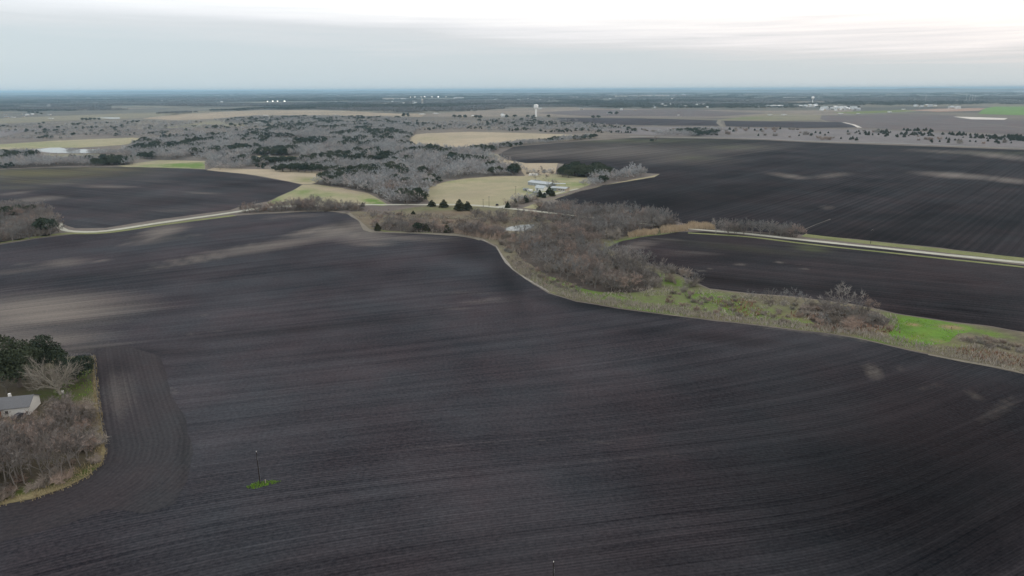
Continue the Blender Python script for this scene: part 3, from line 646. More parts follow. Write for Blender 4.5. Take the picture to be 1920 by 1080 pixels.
def blob_leaves(rg, centres, rads, n, size):
    cV = []; cT = []
    for c, r in zip(centres, rads):
        for i in range(int(n*(r/np.mean(rads))**2)):
            d = rg.normal(0, 1, 3); d /= np.linalg.norm(d); d[2] *= .8
            if d[2] < -.45: d[2] *= -.5
            p = c+d*r*(.72+.36*rg.rand()); nrm = d+rg.normal(0, .55, 3); _, a, b = _basis(nrm); s = size*(.6+.8*rg.rand()); k = len(cV)
            th = rg.rand()*6.28; a2 = a*math.cos(th)+b*math.sin(th); b2 = -a*math.sin(th)+b*math.cos(th)
            cV.extend([p-a2*s-b2*s*.6, p+a2*s-b2*s*.5, p+a2*s*.3+b2*s, p-a2*s*.8+b2*s*.5]); cT.extend([(k,k+1,k+2),(k,k+2,k+3)])
    return np.array(cV), np.array(cT)
def oak_parts(seed, n=95, size=.036, wide=.52, nb=16):
    rg = np.random.RandomState(seed); V = []; T = []
    top = np.array([0.,0,.25]); limb(V, T, np.zeros(3), top, .045, .035, 7)
    C = []; Rr = []
    for i in range(nb):
        th = 6.28*i/nb*2.4+rg.rand(); rr = wide*(.15+.62*math.sqrt((i+.4)/nb)); zz = .76-.62*(rr/wide)**2+rg.normal(0, .08)
        c = np.array([math.cos(th)*rr, math.sin(th)*rr, zz]); C.append(c); Rr.append(.23*(.75+.5*rg.rand()))
        m_ = top+(c-top)*.5+rg.normal(0, .03, 3); limb(V, T, top-np.array([0,0,.05]), m_, .022, .014, 4); limb(V, T, m_, c, .014, .006, 4)
    cV, cT = blob_leaves(rg, C, Rr, n, size)
    return np.array(V), np.array(T), cV, cT
def juniper_parts(seed, n=75, size=.042, w_=.46):
    """dense evergreen, leafy to the ground, narrowing upwards"""
    rg = np.random.RandomState(seed); V = []; T = []
    limb(V, T, np.zeros(3), np.array([0,0,.6]), .04, .02, 6)
    C = []; Rr = []
    for z, k, rr in ((.16, 7, .30), (.36, 6, .27), (.56, 5, .20), (.74, 3, .11), (.88, 1, 0)):
        for q in range(k):
            th = 6.28*(q+rg.rand()*.7)/k; r_ = rr*w_/.46*rg.uniform(.8, 1.15); C.append(np.array([math.cos(th)*r_, math.sin(th)*r_, z+rg.normal(0, .03)])); Rr.append((.20-.08*z)*rg.uniform(.85, 1.15))
    C.append(np.array([0,0,.4])); Rr.append(.26)
    cV, cT = blob_leaves(rg, C, Rr, n, size); cV[:, 2] = np.maximum(cV[:, 2], .01)
    return np.array(V), np.array(T), cV, cT
def shrub_parts(seed, n=620, tw=.010, wide=.8):
    rg = np.random.RandomState(seed); V = []; T = []; cV = []; cT = []
    for s in range(9):
        th = rg.rand()*6.28; l = .4+.3*rg.rand(); e = np.array([math.cos(th)*l*wide, math.sin(th)*l*wide, l*.7])
        b0 = np.array([*rg.normal(0, .22, 2), 0]); limb(V, T, b0, e, .012, .005, 3)
        for q in range(n//9):
            s_ = .0+1.0*rg.rand(); p = b0+(e-b0)*s_; v = rg.normal(0, .75, 3)+np.array([0,0,.35]); v /= np.linalg.norm(v); L_ = .38*(.4+.8*rg.rand())
            _, a, bb = _basis(v); wv = a*tw*(.6+.8*rg.rand()); k = len(cV); cV.extend([p-wv, p+wv, p+v*L_]); cT.append((k,k+1,k+2))
    V = np.array(V); cV = np.array(cV); s = 1/np.percentile(cV[:, 2], 98); return V*s, np.array(T), cV*s, np.array(cT)

KINDS = {}
def reg(kind, parts, bark, crown, name):
    V, T, cV, cT = parts
    tr = raw_mesh(name+'_trunk', V, T, [bark]); cr = raw_mesh(name+'_crown', cV, cT, [crown])
    both = raw_mesh(name, np.vstack([V, cV]), np.vstack([T, cT+len(V)]), [bark, crown], [0]*len(T)+[1]*len(cT))
    KINDS.setdefault(kind, []).append((tr, cr, both))
for i in range(6):
    reg('bare', bare_parts(20+i, ntw=13, tw=.0048, kids=3, nl=5, tl=.13, spread=.7+.05*(i % 3)), M['bark'], M['twig'], 'bare_tree')
for i in range(4):
    reg('brown', bare_parts(50+i, stems=2, trunk=.16, nl=4, ntw=11, tw=.006, tl=.16), M['bark_dark'], M['twig_brown'], 'bare_tree')
for i in range(5):
    reg('grove', bare_parts(80+i, trunk=.42, nl=4, ntw=11, tw=.0042, tl=.10, rad=.016, len0=.27, upb=.5, spread=.6), M['bark'], M['twig_brown'], 'bare_tree')
for i in range(5): reg('oak', oak_parts(100+i), M['bark_dark'], M['oak_leaf'], 'live_oak')
for i in range(2): reg('bigoak', oak_parts(120+i, n=520, size=.017, nb=17), M['bark_dark'], M['oak_leaf'], 'live_oak')
for i in range(4): reg('juniper', juniper_parts(140+i), M['bark_dark'], M['juniper_leaf'], 'juniper')
for i in range(4): reg('shrub', shrub_parts(160+i), M['bark'], M['twig_weed'], 'bare_shrub')
for i in range(3): reg('greyshrub', shrub_parts(170+i, wide=.7), M['bark'], M['twig_weed'], 'bare_shrub')
# light copies for the woods nobody could count
for i in range(5): reg('wood', bare_parts(200+i, depth=2, ntw=20, tw=.0105, tl=.17, nl=7, rad=.018, len0=.36), M['bark'], M['twig_wood'], 'wood_tree')
for i in range(3): reg('woodoak', oak_parts(220+i, n=34, size=.065, nb=9), M['bark_dark'], M['oak_leaf'], 'wood_oak')
for i in range(3): reg('woodjun', juniper_parts(240+i, n=16, size=.09), M['bark_dark'], M['juniper_leaf'], 'wood_juniper')
def clump_parts(seed, n=26, ext=4.2):
    """a stretch of distant wood as seen from afar: many low crowns close together"""
    rg = np.random.RandomState(seed); C = []; Rr = []
    for i in range(n):
        C.append(np.array([rg.uniform(-1, 1)*ext, rg.uniform(-1, 1)*ext*.55, .55+.25*rg.rand()])); Rr.append(.42*(.7+.6*rg.rand()))
    cV, cT = blob_leaves(rg, C, Rr, 16, .16)
    V = []; T = []
    for c in C[::3]: limb(V, T, np.array([c[0], c[1], 0.]), c, .03, .02, 3)
    return np.array(V), np.array(T), cV, cT
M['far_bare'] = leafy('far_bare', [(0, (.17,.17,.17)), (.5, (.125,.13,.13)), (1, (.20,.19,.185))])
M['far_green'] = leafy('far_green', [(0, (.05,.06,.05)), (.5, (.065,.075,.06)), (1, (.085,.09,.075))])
for i in range(3): reg('farbare', clump_parts(300+i), M['bark'], M['far_bare'], 'far_wood')
for i in range(3): reg('fargreen', clump_parts(310+i), M['bark_dark'], M['far_green'], 'far_wood')

def nth(n):
    return f"{n}{'th' if 10 <= n % 100 <= 20 else {1: 'st', 2: 'nd', 3: 'rd'}.get(n % 10, 'th')}"

rng = np.random.RandomState(3)
CAND = {'bare': [], 'oak': [], 'juniper': [], 'shrub': []}
FAM = {'bare': 'bare', 'brown': 'bare', 'grove': 'bare', 'oak': 'oak', 'bigoak': 'oak', 'juniper': 'juniper', 'shrub': 'shrub', 'greyshrub': 'shrub'}
def plant(kind, x, y, h, where, base=True, lab=None, wide=1.0):
    X, Y = g(x, y); CAND[FAM[kind]].append([X, Y, h, kind, where, lab, wide, x])
def strew(where, poly, spacing, h, kinds, oakn=None, clear=(), dens_=1.0, gap=0):
    """trees over a tract; kinds: {kind: share}; oaks come in drifts"""
    b = dens(poly, 15); q = G(b[:, 0], b[:, 1]); lo = q.min(0); hi = q.max(0)
    nx = int((hi[0]-lo[0])/spacing)+1; ny = int((hi[1]-lo[1])/spacing)+1
    gx, gy = np.meshgrid(np.arange(nx), np.arange(ny))
    X = lo[0]+(gx.ravel()+rng.rand(nx*ny)*.9)*spacing; Y = lo[1]+(gy.ravel()+rng.rand(nx*ny)*.9)*spacing
    px, py, _ = P(X, Y); k = in_poly(px, py, poly)
    for c in clear: k &= ~in_poly(px, py, c)
    if gap: k &= fbm(X/55+11, Y/55+3, 3) > gap
    if dens_ < 1: k &= rng.rand(len(X)) < dens_*(.4+1.2*fbm(X/40, Y/40))
    X, Y, px = X[k], Y[k], px[k]
    names = list(kinds); wts = np.array([kinds[n] for n in names], float)
    oz = fbm(X/38+5, Y/70+9, 3)
    for i in range(len(X)):
        wv = wts.copy()
        for j, n in enumerate(names):
            if n in ('oak', 'juniper'): wv[j] *= max(0, (oz[i]-.50)*30)
        kd = names[int(rng.choice(len(names), p=wv/wv.sum()))] if wv.sum() > 0 else names[0]
        hh = rng.uniform(*h)*(.72+.5*vnoise(X[i]/30, Y[i]/30))*(.62 if kd in ('shrub', 'greyshrub', 'juniper') else 1)
        CAND[FAM[kd]].append([X[i], Y[i], hh, kd, where, None, 1.0, px[i]])

# yard at the lower left
plant('bigoak', 38, 726, 18, 'in the farmyard', lab='broad dark live oak standing left of the pale leafless tree', wide=.95)
plant('bigoak', 78, 702, 13.5, 'in the farmyard', lab='dark live oak behind the pale leafless tree', wide=1.1)
plant('bigoak', 142, 714, 10.5, 'in the farmyard', lab='low green tree beside the corner of the yard fence', wide=1.2)
plant('bigoak', -60, 722, 11, 'in the farmyard', lab='live oak behind the grey roofed house', wide=1.1)
strew('in the thicket below the farmhouse', [(-40,850),(40,835),(110,838),(165,850),(180,862),(160,880),(120,900),(60,915),(0,925),(-60,935)], 3.2, (9.5, 13), {'grove': 1})
strew('in the brown brush beside the farmhouse', [(84,790),(98,768),(130,760),(172,772),(186,830),(188,862),(150,850),(80,838),(30,838),(40,805)], 3.6, (4.5, 7.5), {'brown': 1, 'shrub': .6})
strew('in brush under the farmyard thicket', [(-20,905),(60,890),(150,862),(185,862),(160,886),(60,928),(-20,942)], 4, (2.5, 4.5), {'shrub': 1})
strew('beside the farmhouse drive', [(-60,775),(10,800),(36,800),(20,838),(-60,848)], 5, (5, 8), {'brown': 1, 'shrub': .4})
plant('bare', 12, 738, 8, 'in the farmyard', lab='small pale bare tree behind the house roof')
# creek
strew('in the creek thicket', [(975,445),(1000,436),(1060,440),(1110,462),(1150,485),(1200,500),(1262,520),(1245,540),(1190,550),(1120,545),(1040,522),(990,494),(970,470)], 7.6, (7, 12.5), {'bare': 1, 'brown': .5, 'shrub': .3})
strew('above the pond in the creek', [(1000,432),(1080,428),(1130,440),(1120,470),(1060,445)], 6.5, (6, 9), {'brown': 1, 'bare': .4})
strew("in the wood at the gravel road's head", [(1000,392),(1050,388),(1120,396),(1180,402),(1240,410),(1275,424),(1240,432),(1190,442),(1140,450),(1100,436),(1070,420),(1020,404)], 7.2, (8, 12), {'bare': 1, 'brown': .5, 'shrub': .1})
strew('in the creek brush by the field edge', [(700,424),(760,420),(850,428),(858,438),(800,437),(720,434)], 6, (5, 8), {'brown': 1, 'bare': .5, 'shrub': .4})
strew('in the pinkish brush by the road', [(680,400),(760,405),(830,412),(880,418),(760,424),(700,420)], 9, (4, 7), {'brown': .7, 'shrub': .8, 'bare': .4})
strew('in the tall reedy brush by the pond', [(850,430),(900,432),(945,437),(940,450),(900,446),(858,438)], 4.2, (6, 8.5), {'brown': 1, 'grove': .8})
strew('beside the creek pond', [(880,405),(1000,403),(1040,410),(1080,420),(1010,419),(950,422),(900,420)], 9, (5, 8.5), {'brown': 1, 'bare': .3, 'shrub': .6})
strew('in the brush below the creek pond', [(935,440),(975,438),(968,470),(955,480),(940,458)], 5, (3, 5), {'greyshrub': 1, 'shrub': .6})
strew('in the margin brush by the pale field edge', [(948,478),(985,492),(1035,522),(1100,546),(1090,552),(1030,540),(985,515),(958,498)], 5, (2, 4), {'shrub': 1, 'brown': .4})
strew('on the grassy creek bank', [(1240,545),(1330,550),(1440,560),(1560,580),(1680,600),(1690,620),(1560,618),(1400,598),(1260,575)], 6.5, (1.6, 4.6), {'shrub': 1, 'greyshrub': .8}, dens_=.8)
strew('below the tallest creek bank tree', [(1490,575),(1560,570),(1640,585),(1670,610),(1600,622),(1540,612)], 6.5, (4, 7.5), {'brown': .8, 'shrub': 1, 'bare': .3})
plant('bare', 1578, 585, 14, '', lab='tall grey bare tree standing highest on the creek bank', wide=.95)
plant('bare', 1600, 600, 10, '', lab='bare tree in front of the tallest creek bank tree')
plant('brown', 1556, 592, 9, '', lab='brownish bare tree left of the tallest creek bank tree')
for i, (x, y, h) in enumerate([(1445,566,7),(1470,566,6.5),(1492,568,8),(1510,574,6),(1410,560,4.5)]):
    plant('bare', x, y, h, 'in the short row on the bank')
strew('in the dark brush east of the grass crossing', [(1795,632),(1850,636),(1930,648),(2000,660),(2000,672),(1900,660),(1810,644)], 3.6, (2.4, 4), {'shrub': 1})
strew('on the far edge of the creek bank', [(1255,505),(1300,520),(1330,545),(1280,545),(1240,525)], 8, (5, 7.5), {'greyshrub': 1, 'bare': .5})
# hedgerows
strew('in the hedgerow under the gravel road', [(1335,436),(1360,436),(1500,443),(1502,448),(1400,440),(1340,439)], 5.2, (7.5, 10), {'bare': 1, 'brown': .25})
strew('in the hedgerow right of the reeds', [(1345,430),(1380,432),(1500,440),(1496,444),(1400,437)], 5.0, (6.5, 9.5), {'bare': 1, 'brown': .3, 'shrub': .2})
strew('in the hedgerow along the west lane', [(445,400),(500,391),(560,388),(600,387),(680,390),(682,396),(640,396),(560,396),(500,398)], 6.5, (8, 11), {'brown': 1, 'bare': .8, 'shrub': .3})
strew("in the clump at the lane's end", [(-200,400),(0,392),(70,395),(104,412),(112,432),(106,442),(60,447),(0,457),(-200,475)], 6.5, (7, 11), {'bare': 1, 'brown': .6, 'shrub': .2})
for x, y, h, s in [(88,440,14,'rounded dark oak beside the bend of the white lane'),(60,404,10,'dark oak at the back of the clump by the white lane'),(12,412,12,'wide dark oak at the edge of the clump by the white lane'),
                   (34,402,9,'smaller oak between two larger ones in the lane clump')]: plant('oak', x, y, h, '', lab=s)
# three round junipers by the road
for x, y, h, s, w_ in [(810,387,5.5,'low rounded juniper beyond the lane, first of three by the road',1.5),(832,389,7,'middle juniper of the three standing by the lane',1.15),(862,395,9.8,'tall pointed juniper by the lane, the largest of its group',1.1),(877,394,7.5,'juniper leaning on the largest juniper by the lane',1.4)]:
    plant('juniper', x, y, h, '', lab=s, wide=w_)
plant('juniper', 680, 388, 4, '', lab='small dark juniper at the end of the west hedgerow', wide=1.2)
plant('juniper', 775, 402, 3, '', lab='small juniper in the brush below the lane', wide=1.2)
plant('oak', 785, 434, 7.5, '', lab='dark green oak in the creek brush above the field edge'); plant('juniper', 799, 434, 6, '', lab='narrow dark juniper beside the creek brush oak')
plant('juniper', 708, 433, 6, '', lab='dark juniper at the start of the creek brush'); plant('juniper', 838, 436, 6.5, '', lab='dark juniper before the reedy brush')
# farmstead
plant('bare', 1034, 356, 15, '', lab='tall pale bare tree rising between the farm sheds')
plant('bare', 1004, 338, 11, '', lab='bare tree behind the long metal shed')
strew('in the dark oak grove behind the farm', [(1048,328),(1080,322),(1130,324),(1142,328),(1130,334),(1090,333),(1060,333)], 10, (10, 14), {'oak': 1})
for x, y, h in [(1055,331,12),(1066,333,11),(1085,330,14),(1100,332,12),(1120,330,13),(1136,333,10),(1062,324,12),(1105,325,12),(1128,324,12),(1145,328,10)]: plant('oak', x, y, h, 'in the dark oak grove behind the farm')
strew('in the hedge east of the farm', [(1090,350),(1110,340),(1140,328),(1195,322),(1208,328),(1200,334),(1150,342),(1110,352)], 9, (8, 12), {'bare': 1, 'brown': .6, 'oak': .15})
strew('in the hedge along the farm drive', [(945,392),(960,380),(990,371),(1015,365),(1035,362),(1032,369),(1000,376),(975,386),(958,392)], 6.2, (5, 8), {'brown': 1, 'juniper': 1.2, 'bare': .25, 'shrub': .5})
for x, y, h in [(952,390,5.5),(966,386,6),(985,380,7),(1012,370,7),(1030,366,8.5),(1036,368,7),(1020,371,5)]: plant('juniper', x, y, h, 'in the hedge along the farm drive')
strew('in the wine coloured brush behind the farm', [(985,320),(1040,322),(1044,328),(990,328)], 9, (4, 6), {'brown': 1, 'shrub': 1})
plant('bare', 1014, 324, 9, '', lab='bare tree in the brush beyond the farm sheds')
plant('brown', 1228, 266, 11, '', lab='lone rounded bare tree standing out in the far ploughed field', wide=1.5)
plant('oak', 1222, 266.5, 7, '', lab='low dark crown beside the lone tree in the far ploughed field')

# middle distance woods
CLEAR = [[(455,297),(480,292),(560,293),(602,300),(540,305),(480,304)],[(385,317),(400,313),(470,315),(520,318),(620,323),(612,335),(600,346),(566,347),(540,341)],[(765,264),(780,252),(800,247),(880,244),(960,246),(1060,250),(1130,258),(1000,270),(870,277),(800,277)],
         [(620,305),(700,303),(790,306),(800,309),(720,310),(640,309)],[(480,262),(560,258),(600,262),(560,266),(500,266)],[(590,283),(640,281),(660,284),(620,287)],[(800,318),(850,316),(860,319),(810,322)],[(540,273),(600,270),(620,274),(560,279)],[(235,316),(200,311),(290,301),(385,299),(386,319)]]
strew('in the wood edge by the green meadow', [(578,345),(612,333),(640,326),(720,326),(800,336),(806,352),(800,372),(782,384),(742,386),(715,372),(690,362),(640,352),(590,347)], 8.3, (9, 13), {'bare': 1, 'brown': .45, 'oak': .16, 'grove': .25}, clear=CLEAR)
for x, y, h in [(793,377,10),(776,368,9),(760,352,12),(690,357,9),(678,352,8),(740,343,11),(725,350,10),(808,345,7),(752,366,8)]: plant('oak', x, y, h, 'in the wood edge by the green meadow')
strew('in the round clump beside the wheat strip', [(388,318),(390,306),(420,303),(455,306),(470,312),(455,317),(420,319)], 7.5, (7, 10), {'bare': 1, 'brown': .5, 'oak': .06})
strew('in the dark row above the tan meadow', [(505,322),(520,316),(560,314),(620,316),(640,322),(618,325),(560,321)], 8.5, (7, 11), {'oak': 1.2, 'bare': .5})
for x, y, h in [(516,321,8),(530,322,10),(545,322,11),(560,322,11),(572,323,12),(585,323,11),(600,324,12),(612,324,10),(624,323,9),(495,316,8),(483,315,6)]: plant('oak', x, y, h, 'in the dark row above the tan meadow')
strew('in the tree band beyond the west field', [(-300,318),(0,302),(50,300),(120,302),(200,302),(245,300),(250,310),(120,312),(0,317),(-300,322)], 8.5, (8, 12), {'bare': 1, 'oak': 1.0, 'brown': .6})
strew('in the dark wood by the western pond', [(-300,304),(0,288),(50,287),(80,293),(40,300),(0,303),(-300,316)], 9, (8, 12), {'oak': 1.3, 'bare': .8})
strew('on the shore of the western pond', [(122,284),(150,283),(150,287),(125,287)], 7, (4, 7), {'brown': 1, 'bare': 1})
strew('on the shore of the western pond', [(160,287),(185,284),(215,284),(220,290),(170,290)], 8, (5, 8), {'brown': 1, 'bare': 1})
BIGW = [(230,292),(250,276),(270,268),(330,262),(420,256),(520,244),(600,238),(700,232),(770,232),(780,246),(764,262),(772,276),(860,284),(900,292),(955,306),(976,318),(972,329),(920,331),(870,334),(820,343),(800,346),(720,332),(640,328),(625,322),(600,316),(560,310),(500,309),(470,312),(390,306),(385,300),(290,300)]
strew('in the great wood', BIGW, 8.8, (8.5, 14), {'bare': 1, 'brown': .25, 'oak': .55}, clear=CLEAR, gap=.30)
strew('in the hedgerow beyond the farm', [(868,282),(900,277),(960,270),(1040,262),(1100,258),(1125,259),(1060,266),(980,274),(900,283)], 8, (6, 10), {'brown': 1, 'bare': .6, 'oak': .25})
strew('in the lower hedgerow beyond the farm', [(880,290),(868,284),(930,280),(935,284),(900,286)], 9, (7, 10), {'bare': 1, 'oak': .4})
strew('in the scrub below the water tower', [(770,232),(900,226),(1000,222),(1060,226),(1180,240),(1200,250),(1060,249),(960,247),(870,245),(790,247)], 13, (4, 9), {'bare': 1, 'oak': .35, 'juniper': .5}, gap=.40)
strew('in the wooded dip by the far road', [(1230,254),(1280,246),(1350,247),(1352,254),(1300,257)], 13, (9, 13), {'oak': 1, 'bare': .5})
strew('in the juniper scrub along the far road', [(1640,243),(1720,244),(1800,249),(1920,256),(2000,262),(2000,270),(1920,266),(1800,258),(1700,254),(1650,250)], 12, (5, 12), {'juniper': 1.6}, gap=.50)
strew('in the open juniper scrub', [(1180,243),(1340,240),(1500,243),(1640,245),(1660,252),(1920,270),(1800,270),(1500,262),(1360,255),(1200,251)], 26, (6, 12), {'juniper': 1, 'greyshrub': .5}, gap=.5)
strew('on the bushy rise beyond the pond', [(0,262),(100,246),(250,240),(420,236),(480,238),(430,250),(330,256),(200,257),(100,262)], 14, (4, 9), {'bare': 1, 'brown': .4, 'oak': .25}, gap=.47)
strew('on the bushy plain below the tan ridge', [(400,226),(480,221),(620,219),(760,222),(800,230),(700,231),(560,238),(440,240),(420,232)], 13, (6, 10), {'bare': 1, 'oak': .45}, gap=.40)
strew('on the western plain', [(-200,244),(0,236),(150,230),(300,228),(400,230),(330,238),(100,246),(-200,262)], 18, (4, 9), {'bare': 1, 'oak': .12}, gap=.47)
for x, y, h in [(155,226.5,11),(162,227,12),(170,226.5,12),(178,226,11),(186,226,10),(55,213,12),(62,214,13),(70,214,12),(78,215,10)]: plant('oak', x, y, h, 'in the dark clump on the western plain')
for x, y, h in [(530,222,11),(556,222,12),(570,221,12),(590,222,12),(757,219,16),(765,219,16),(1144,216,16),(1156,216,16),(852,222,15),(862,223,16),(872,222,14),(892,223,15),(900,223,14),(950,222,14),(965,221,13),(990,222,14),(1000,222,13),(1028,221,12),(1112,223,13),(1122,223,14),(1320,250,13),(1308,251,12),(1335,251,13),(1344,252,12)]:
    plant('oak', x, y, h, 'on the tan ridge by the water tower' if x < 1300 else 'in the wooded dip by the far road')

GROUPS = {'bare': 'bare leafless trees', 'oak': 'dark live oaks', 'juniper': 'dark junipers', 'shrub': 'bare shrubs'}
NAME = {'bare': 'bare_tree', 'brown': 'bare_tree', 'grove': 'bare_tree', 'oak': 'oak_tree', 'bigoak': 'oak_tree', 'juniper': 'juniper_tree', 'shrub': 'bare_shrub', 'greyshrub': 'bare_shrub'}
LOOK = {'bare': 'grey bare tree', 'brown': 'brownish bare tree', 'grove': 'slender bare tree', 'oak': 'dark green oak', 'bigoak': 'dark green oak', 'juniper': 'dark juniper', 'shrub': 'brown twiggy shrub', 'greyshrub': 'grey twiggy shrub'}
CATG = {'bare': 'bare tree', 'oak': 'oak tree', 'juniper': 'juniper', 'shrub': 'shrub'}
LEFT = {'wood': [], 'oak': [], 'juniper': []}
def make_tree(c, fam, label, px_h):
    X, Y, h, kind, where, lab, wide, ix = c
    v = KINDS[kind][rng.randint(len(KINDS[kind]))]
    rz = rng.rand()*6.28; wd = wide*rng.uniform(.88, 1.15)
    if px_h > 15:
        e = empty(NAME[kind], X, Y, .05, rz); e.scale = (h*wd, h*wd, h)
        link('trunk' if 'shrub' not in kind else 'stem', v[0], e); link('crown', v[1], e)
    else:
        e = link(NAME[kind], v[2]); e.location = (X, Y, .05); e.rotation_euler = (0, 0, rz); e.scale = (h*wd, h*wd, h)
    tag(e, label, CATG[fam], GROUPS[fam])
for fam, L_ in CAND.items():
    seen = []; off = []
    for c in L_:
        px, py, d = P([c[0]], [c[1]], c[2]*.5); inside = -20 < px[0] < 1940 and d[0] > 0
        sz = F*c[2]/d[0]
        (seen if inside else off).append((sz*(3 if c[5] else 1), c, sz))
    seen.sort(key=lambda q: -q[0])
    top, rest = seen[:290], seen[290:]
    by = {}
    for s, c, sz in top: by.setdefault((c[4], c[3]) if not c[5] else (id(c), 0), []).append((c, sz))
    for key, lst in by.items():
        lst.sort(key=lambda q: q[0][7])
        for i, (c, sz) in enumerate(lst):
            if c[5]: lb = c[5]
            elif len(lst) == 1: lb = f"the only {LOOK[c[3]]} {c[4]}"
            else: lb = f"{LOOK[c[3]]} {c[4]}, {nth(i+1)} from left"
            make_tree(c, fam, lb, sz)
    for s, c, sz in rest+off: LEFT['wood' if fam in ('bare', 'shrub') else fam].append(c)

def instances(name, label, cat, pts, meshes, ground=.05):
    """one mass of plants nobody could count: points that carry a plant each"""
    src = bpy.data.collections.new(name+'_kinds')
    for i, m_ in enumerate(meshes):
        o = bpy.data.objects.new(f'{name}_kind', m_); src.objects.link(o)
    pts = np.array(pts, float); n = len(pts)
    me = bpy.data.meshes.new(name); me.vertices.add(n); co = np.c_[pts[:, :2], np.full(n, ground)]; me.vertices.foreach_set('co', co.astype(np.float32).ravel())
    a = me.attributes.new('size', 'FLOAT_VECTOR', 'POINT'); a.data.foreach_set('vector', pts[:, 3:6].astype(np.float32).ravel())
    a = me.attributes.new('turn', 'FLOAT_VECTOR', 'POINT'); a.data.foreach_set('vector', np.c_[np.zeros(n), np.zeros(n), rng.rand(n)*6.28].astype(np.float32).ravel())
    a = me.attributes.new('which', 'INT', 'POINT'); a.data.foreach_set('value', (pts[:, 2].astype(np.int32)))
    o = link(name, me); tag(o, label, cat, kind='stuff')
    t = bpy.data.node_groups.new(name, 'GeometryNodeTree'); t.interface.new_socket('Geometry', in_out='INPUT', socket_type='NodeSocketGeometry'); t.interface.new_socket('Geometry', in_out='OUTPUT', socket_type='NodeSocketGeometry')
    gi = t.nodes.new('NodeGroupInput'); go = t.nodes.new('NodeGroupOutput')
    ci = t.nodes.new('GeometryNodeCollectionInfo'); ci.inputs['Collection'].default_value = src; ci.inputs['Separate Children'].default_value = True; ci.inputs['Reset Children'].default_value = True
    ip = t.nodes.new('GeometryNodeInstanceOnPoints'); ip.inputs['Pick Instance'].default_value = True
    def na(nm, dt):
        q = t.nodes.new('GeometryNodeInputNamedAttribute'); q.data_type = dt; q.inputs[0].default_value = nm
        return [s for s in q.outputs if s.enabled and s.name == 'Attribute'][0]
    t.links.new(gi.outputs[0], ip.inputs['Points']); t.links.new(ci.outputs[0], ip.inputs['Instance']); t.links.new(na('which', 'INT'), ip.inputs['Instance Index'])
    t.links.new(na('turn', 'FLOAT_VECTOR'), ip.inputs['Rotation']); t.links.new(na('size', 'FLOAT_VECTOR'), ip.inputs['Scale']); t.links.new(ip.outputs[0], go.inputs[0])
    md = o.modifiers.new('plants', 'NODES'); md.node_group = t
    return o
def pts_of(L_, nk, lo=0):
    return [(c[0], c[1], lo+rng.randint(nk), c[2]*c[6]*rng.uniform(.9, 1.2), c[2]*c[6]*rng.uniform(.9, 1.2), c[2]) for c in L_]
near_t = [c for c in LEFT['wood'] if c[1] < 610 and c[3] in ('bare', 'brown', 'grove')]; near_s = [c for c in LEFT['wood'] if c[3] in ('shrub', 'greyshrub')]
nearw = []; farw = [c for c in LEFT['wood'] if c[3] not in ('shrub', 'greyshrub') and c[1] >= 610]
print('near', len(near_t), len(near_s))
print('woods', len(nearw), len(farw), len(LEFT['oak']), len(LEFT['juniper']), {k: len(v) for k, v in CAND.items()})
instances('bare_woodland', 'grey leafless woodland and brush spreading over the middle distance', 'woodland', pts_of(nearw+farw, 5), [v[2] for v in KINDS['wood']])
instances('bare_thicket', 'tangle of leafless trees filling the hedges and the creek thicket', 'thicket', [p for c in near_t for p in (pts_of([c], 6) if c[3] == 'bare' else pts_of([c], 4, 6))], [v[2] for v in KINDS['bare']]+[v[2] for v in KINDS['brown']])
instances('low_brush', 'low twiggy brush among the trees and over the scrub', 'brush', pts_of(near_s, 7), [v[2] for v in KINDS['shrub']]+[v[2] for v in KINDS['greyshrub']])
instances('oak_woodland', 'dark green oaks scattered through the grey woodland', 'woodland', pts_of(LEFT['oak'], 3), [v[2] for v in KINDS['woodoak']])
if LEFT['juniper']: instances('juniper_scrub', 'dark junipers dotted over the far scrub', 'scrub', pts_of(LEFT['juniper'], 3), [v[2] for v in KINDS['woodjun']])

# woods of the far plain and the town's trees
def belts(polys, spacing, h, thr, green, seed):
    out = []
    rg = np.random.RandomState(seed)
    for poly in polys:
        b = dens(poly, 15); q = G(b[:, 0], b[:, 1]); lo = q.min(0); hi = q.max(0)
        nx = int((hi[0]-lo[0])/spacing)+1; ny = int((hi[1]-lo[1])/spacing)+1
        X = lo[0]+rg.rand(nx*ny)*(hi[0]-lo[0]); Y = lo[1]+rg.rand(nx*ny)*(hi[1]-lo[1])
        px, py, _ = P(X, Y); k = in_poly(px, py, poly) & (fbm(X/900+3, Y/500+7, 4) > thr)
        for x, y in zip(X[k], Y[k]):
            gz = vnoise(x/700+20, y/700)[()]
            w_ = 3+rg.randint(3) if gz < green else rg.randint(3)
            s = rg.uniform(*h); out.append((x, y, w_, s*rg.uniform(.9, 2.0), s*rg.uniform(.9, 1.6), s))
    return out
BELT = belts([[(-200,196),(0,194),(300,193),(480,206),(330,214),(100,212),(-200,214)],[(480,206),(330,200),(300,192),(600,188),(1000,190),(1060,200),(960,203),(850,210),(745,212),(700,210),(600,205)],
              [(1000,196),(1100,190),(1500,196),(1500,202),(1440,206),(1310,205),(1150,203),(1060,200)],[(1380,205),(1610,200),(1610,206),(1600,209),(1480,213)]], 62, (8, 11), .48, .42, 5)
BELT += belts([[(-300,196),(-300,182),(500,181),(1000,181),(1500,183),(2200,181),(2200,200),(1860,199),(1600,199),(1400,196),(1100,191),(600,189),(300,193)]], 118, (9, 13), .40, .45, 6)
BELT += belts([[(-500,182),(-500,175.5),(1000,175),(2400,174),(2400,181),(1500,183),(500,181)]], 330, (12, 17), .42, .5, 8)
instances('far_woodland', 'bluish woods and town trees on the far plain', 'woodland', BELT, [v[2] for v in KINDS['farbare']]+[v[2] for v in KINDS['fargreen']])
print('belts', len(BELT))

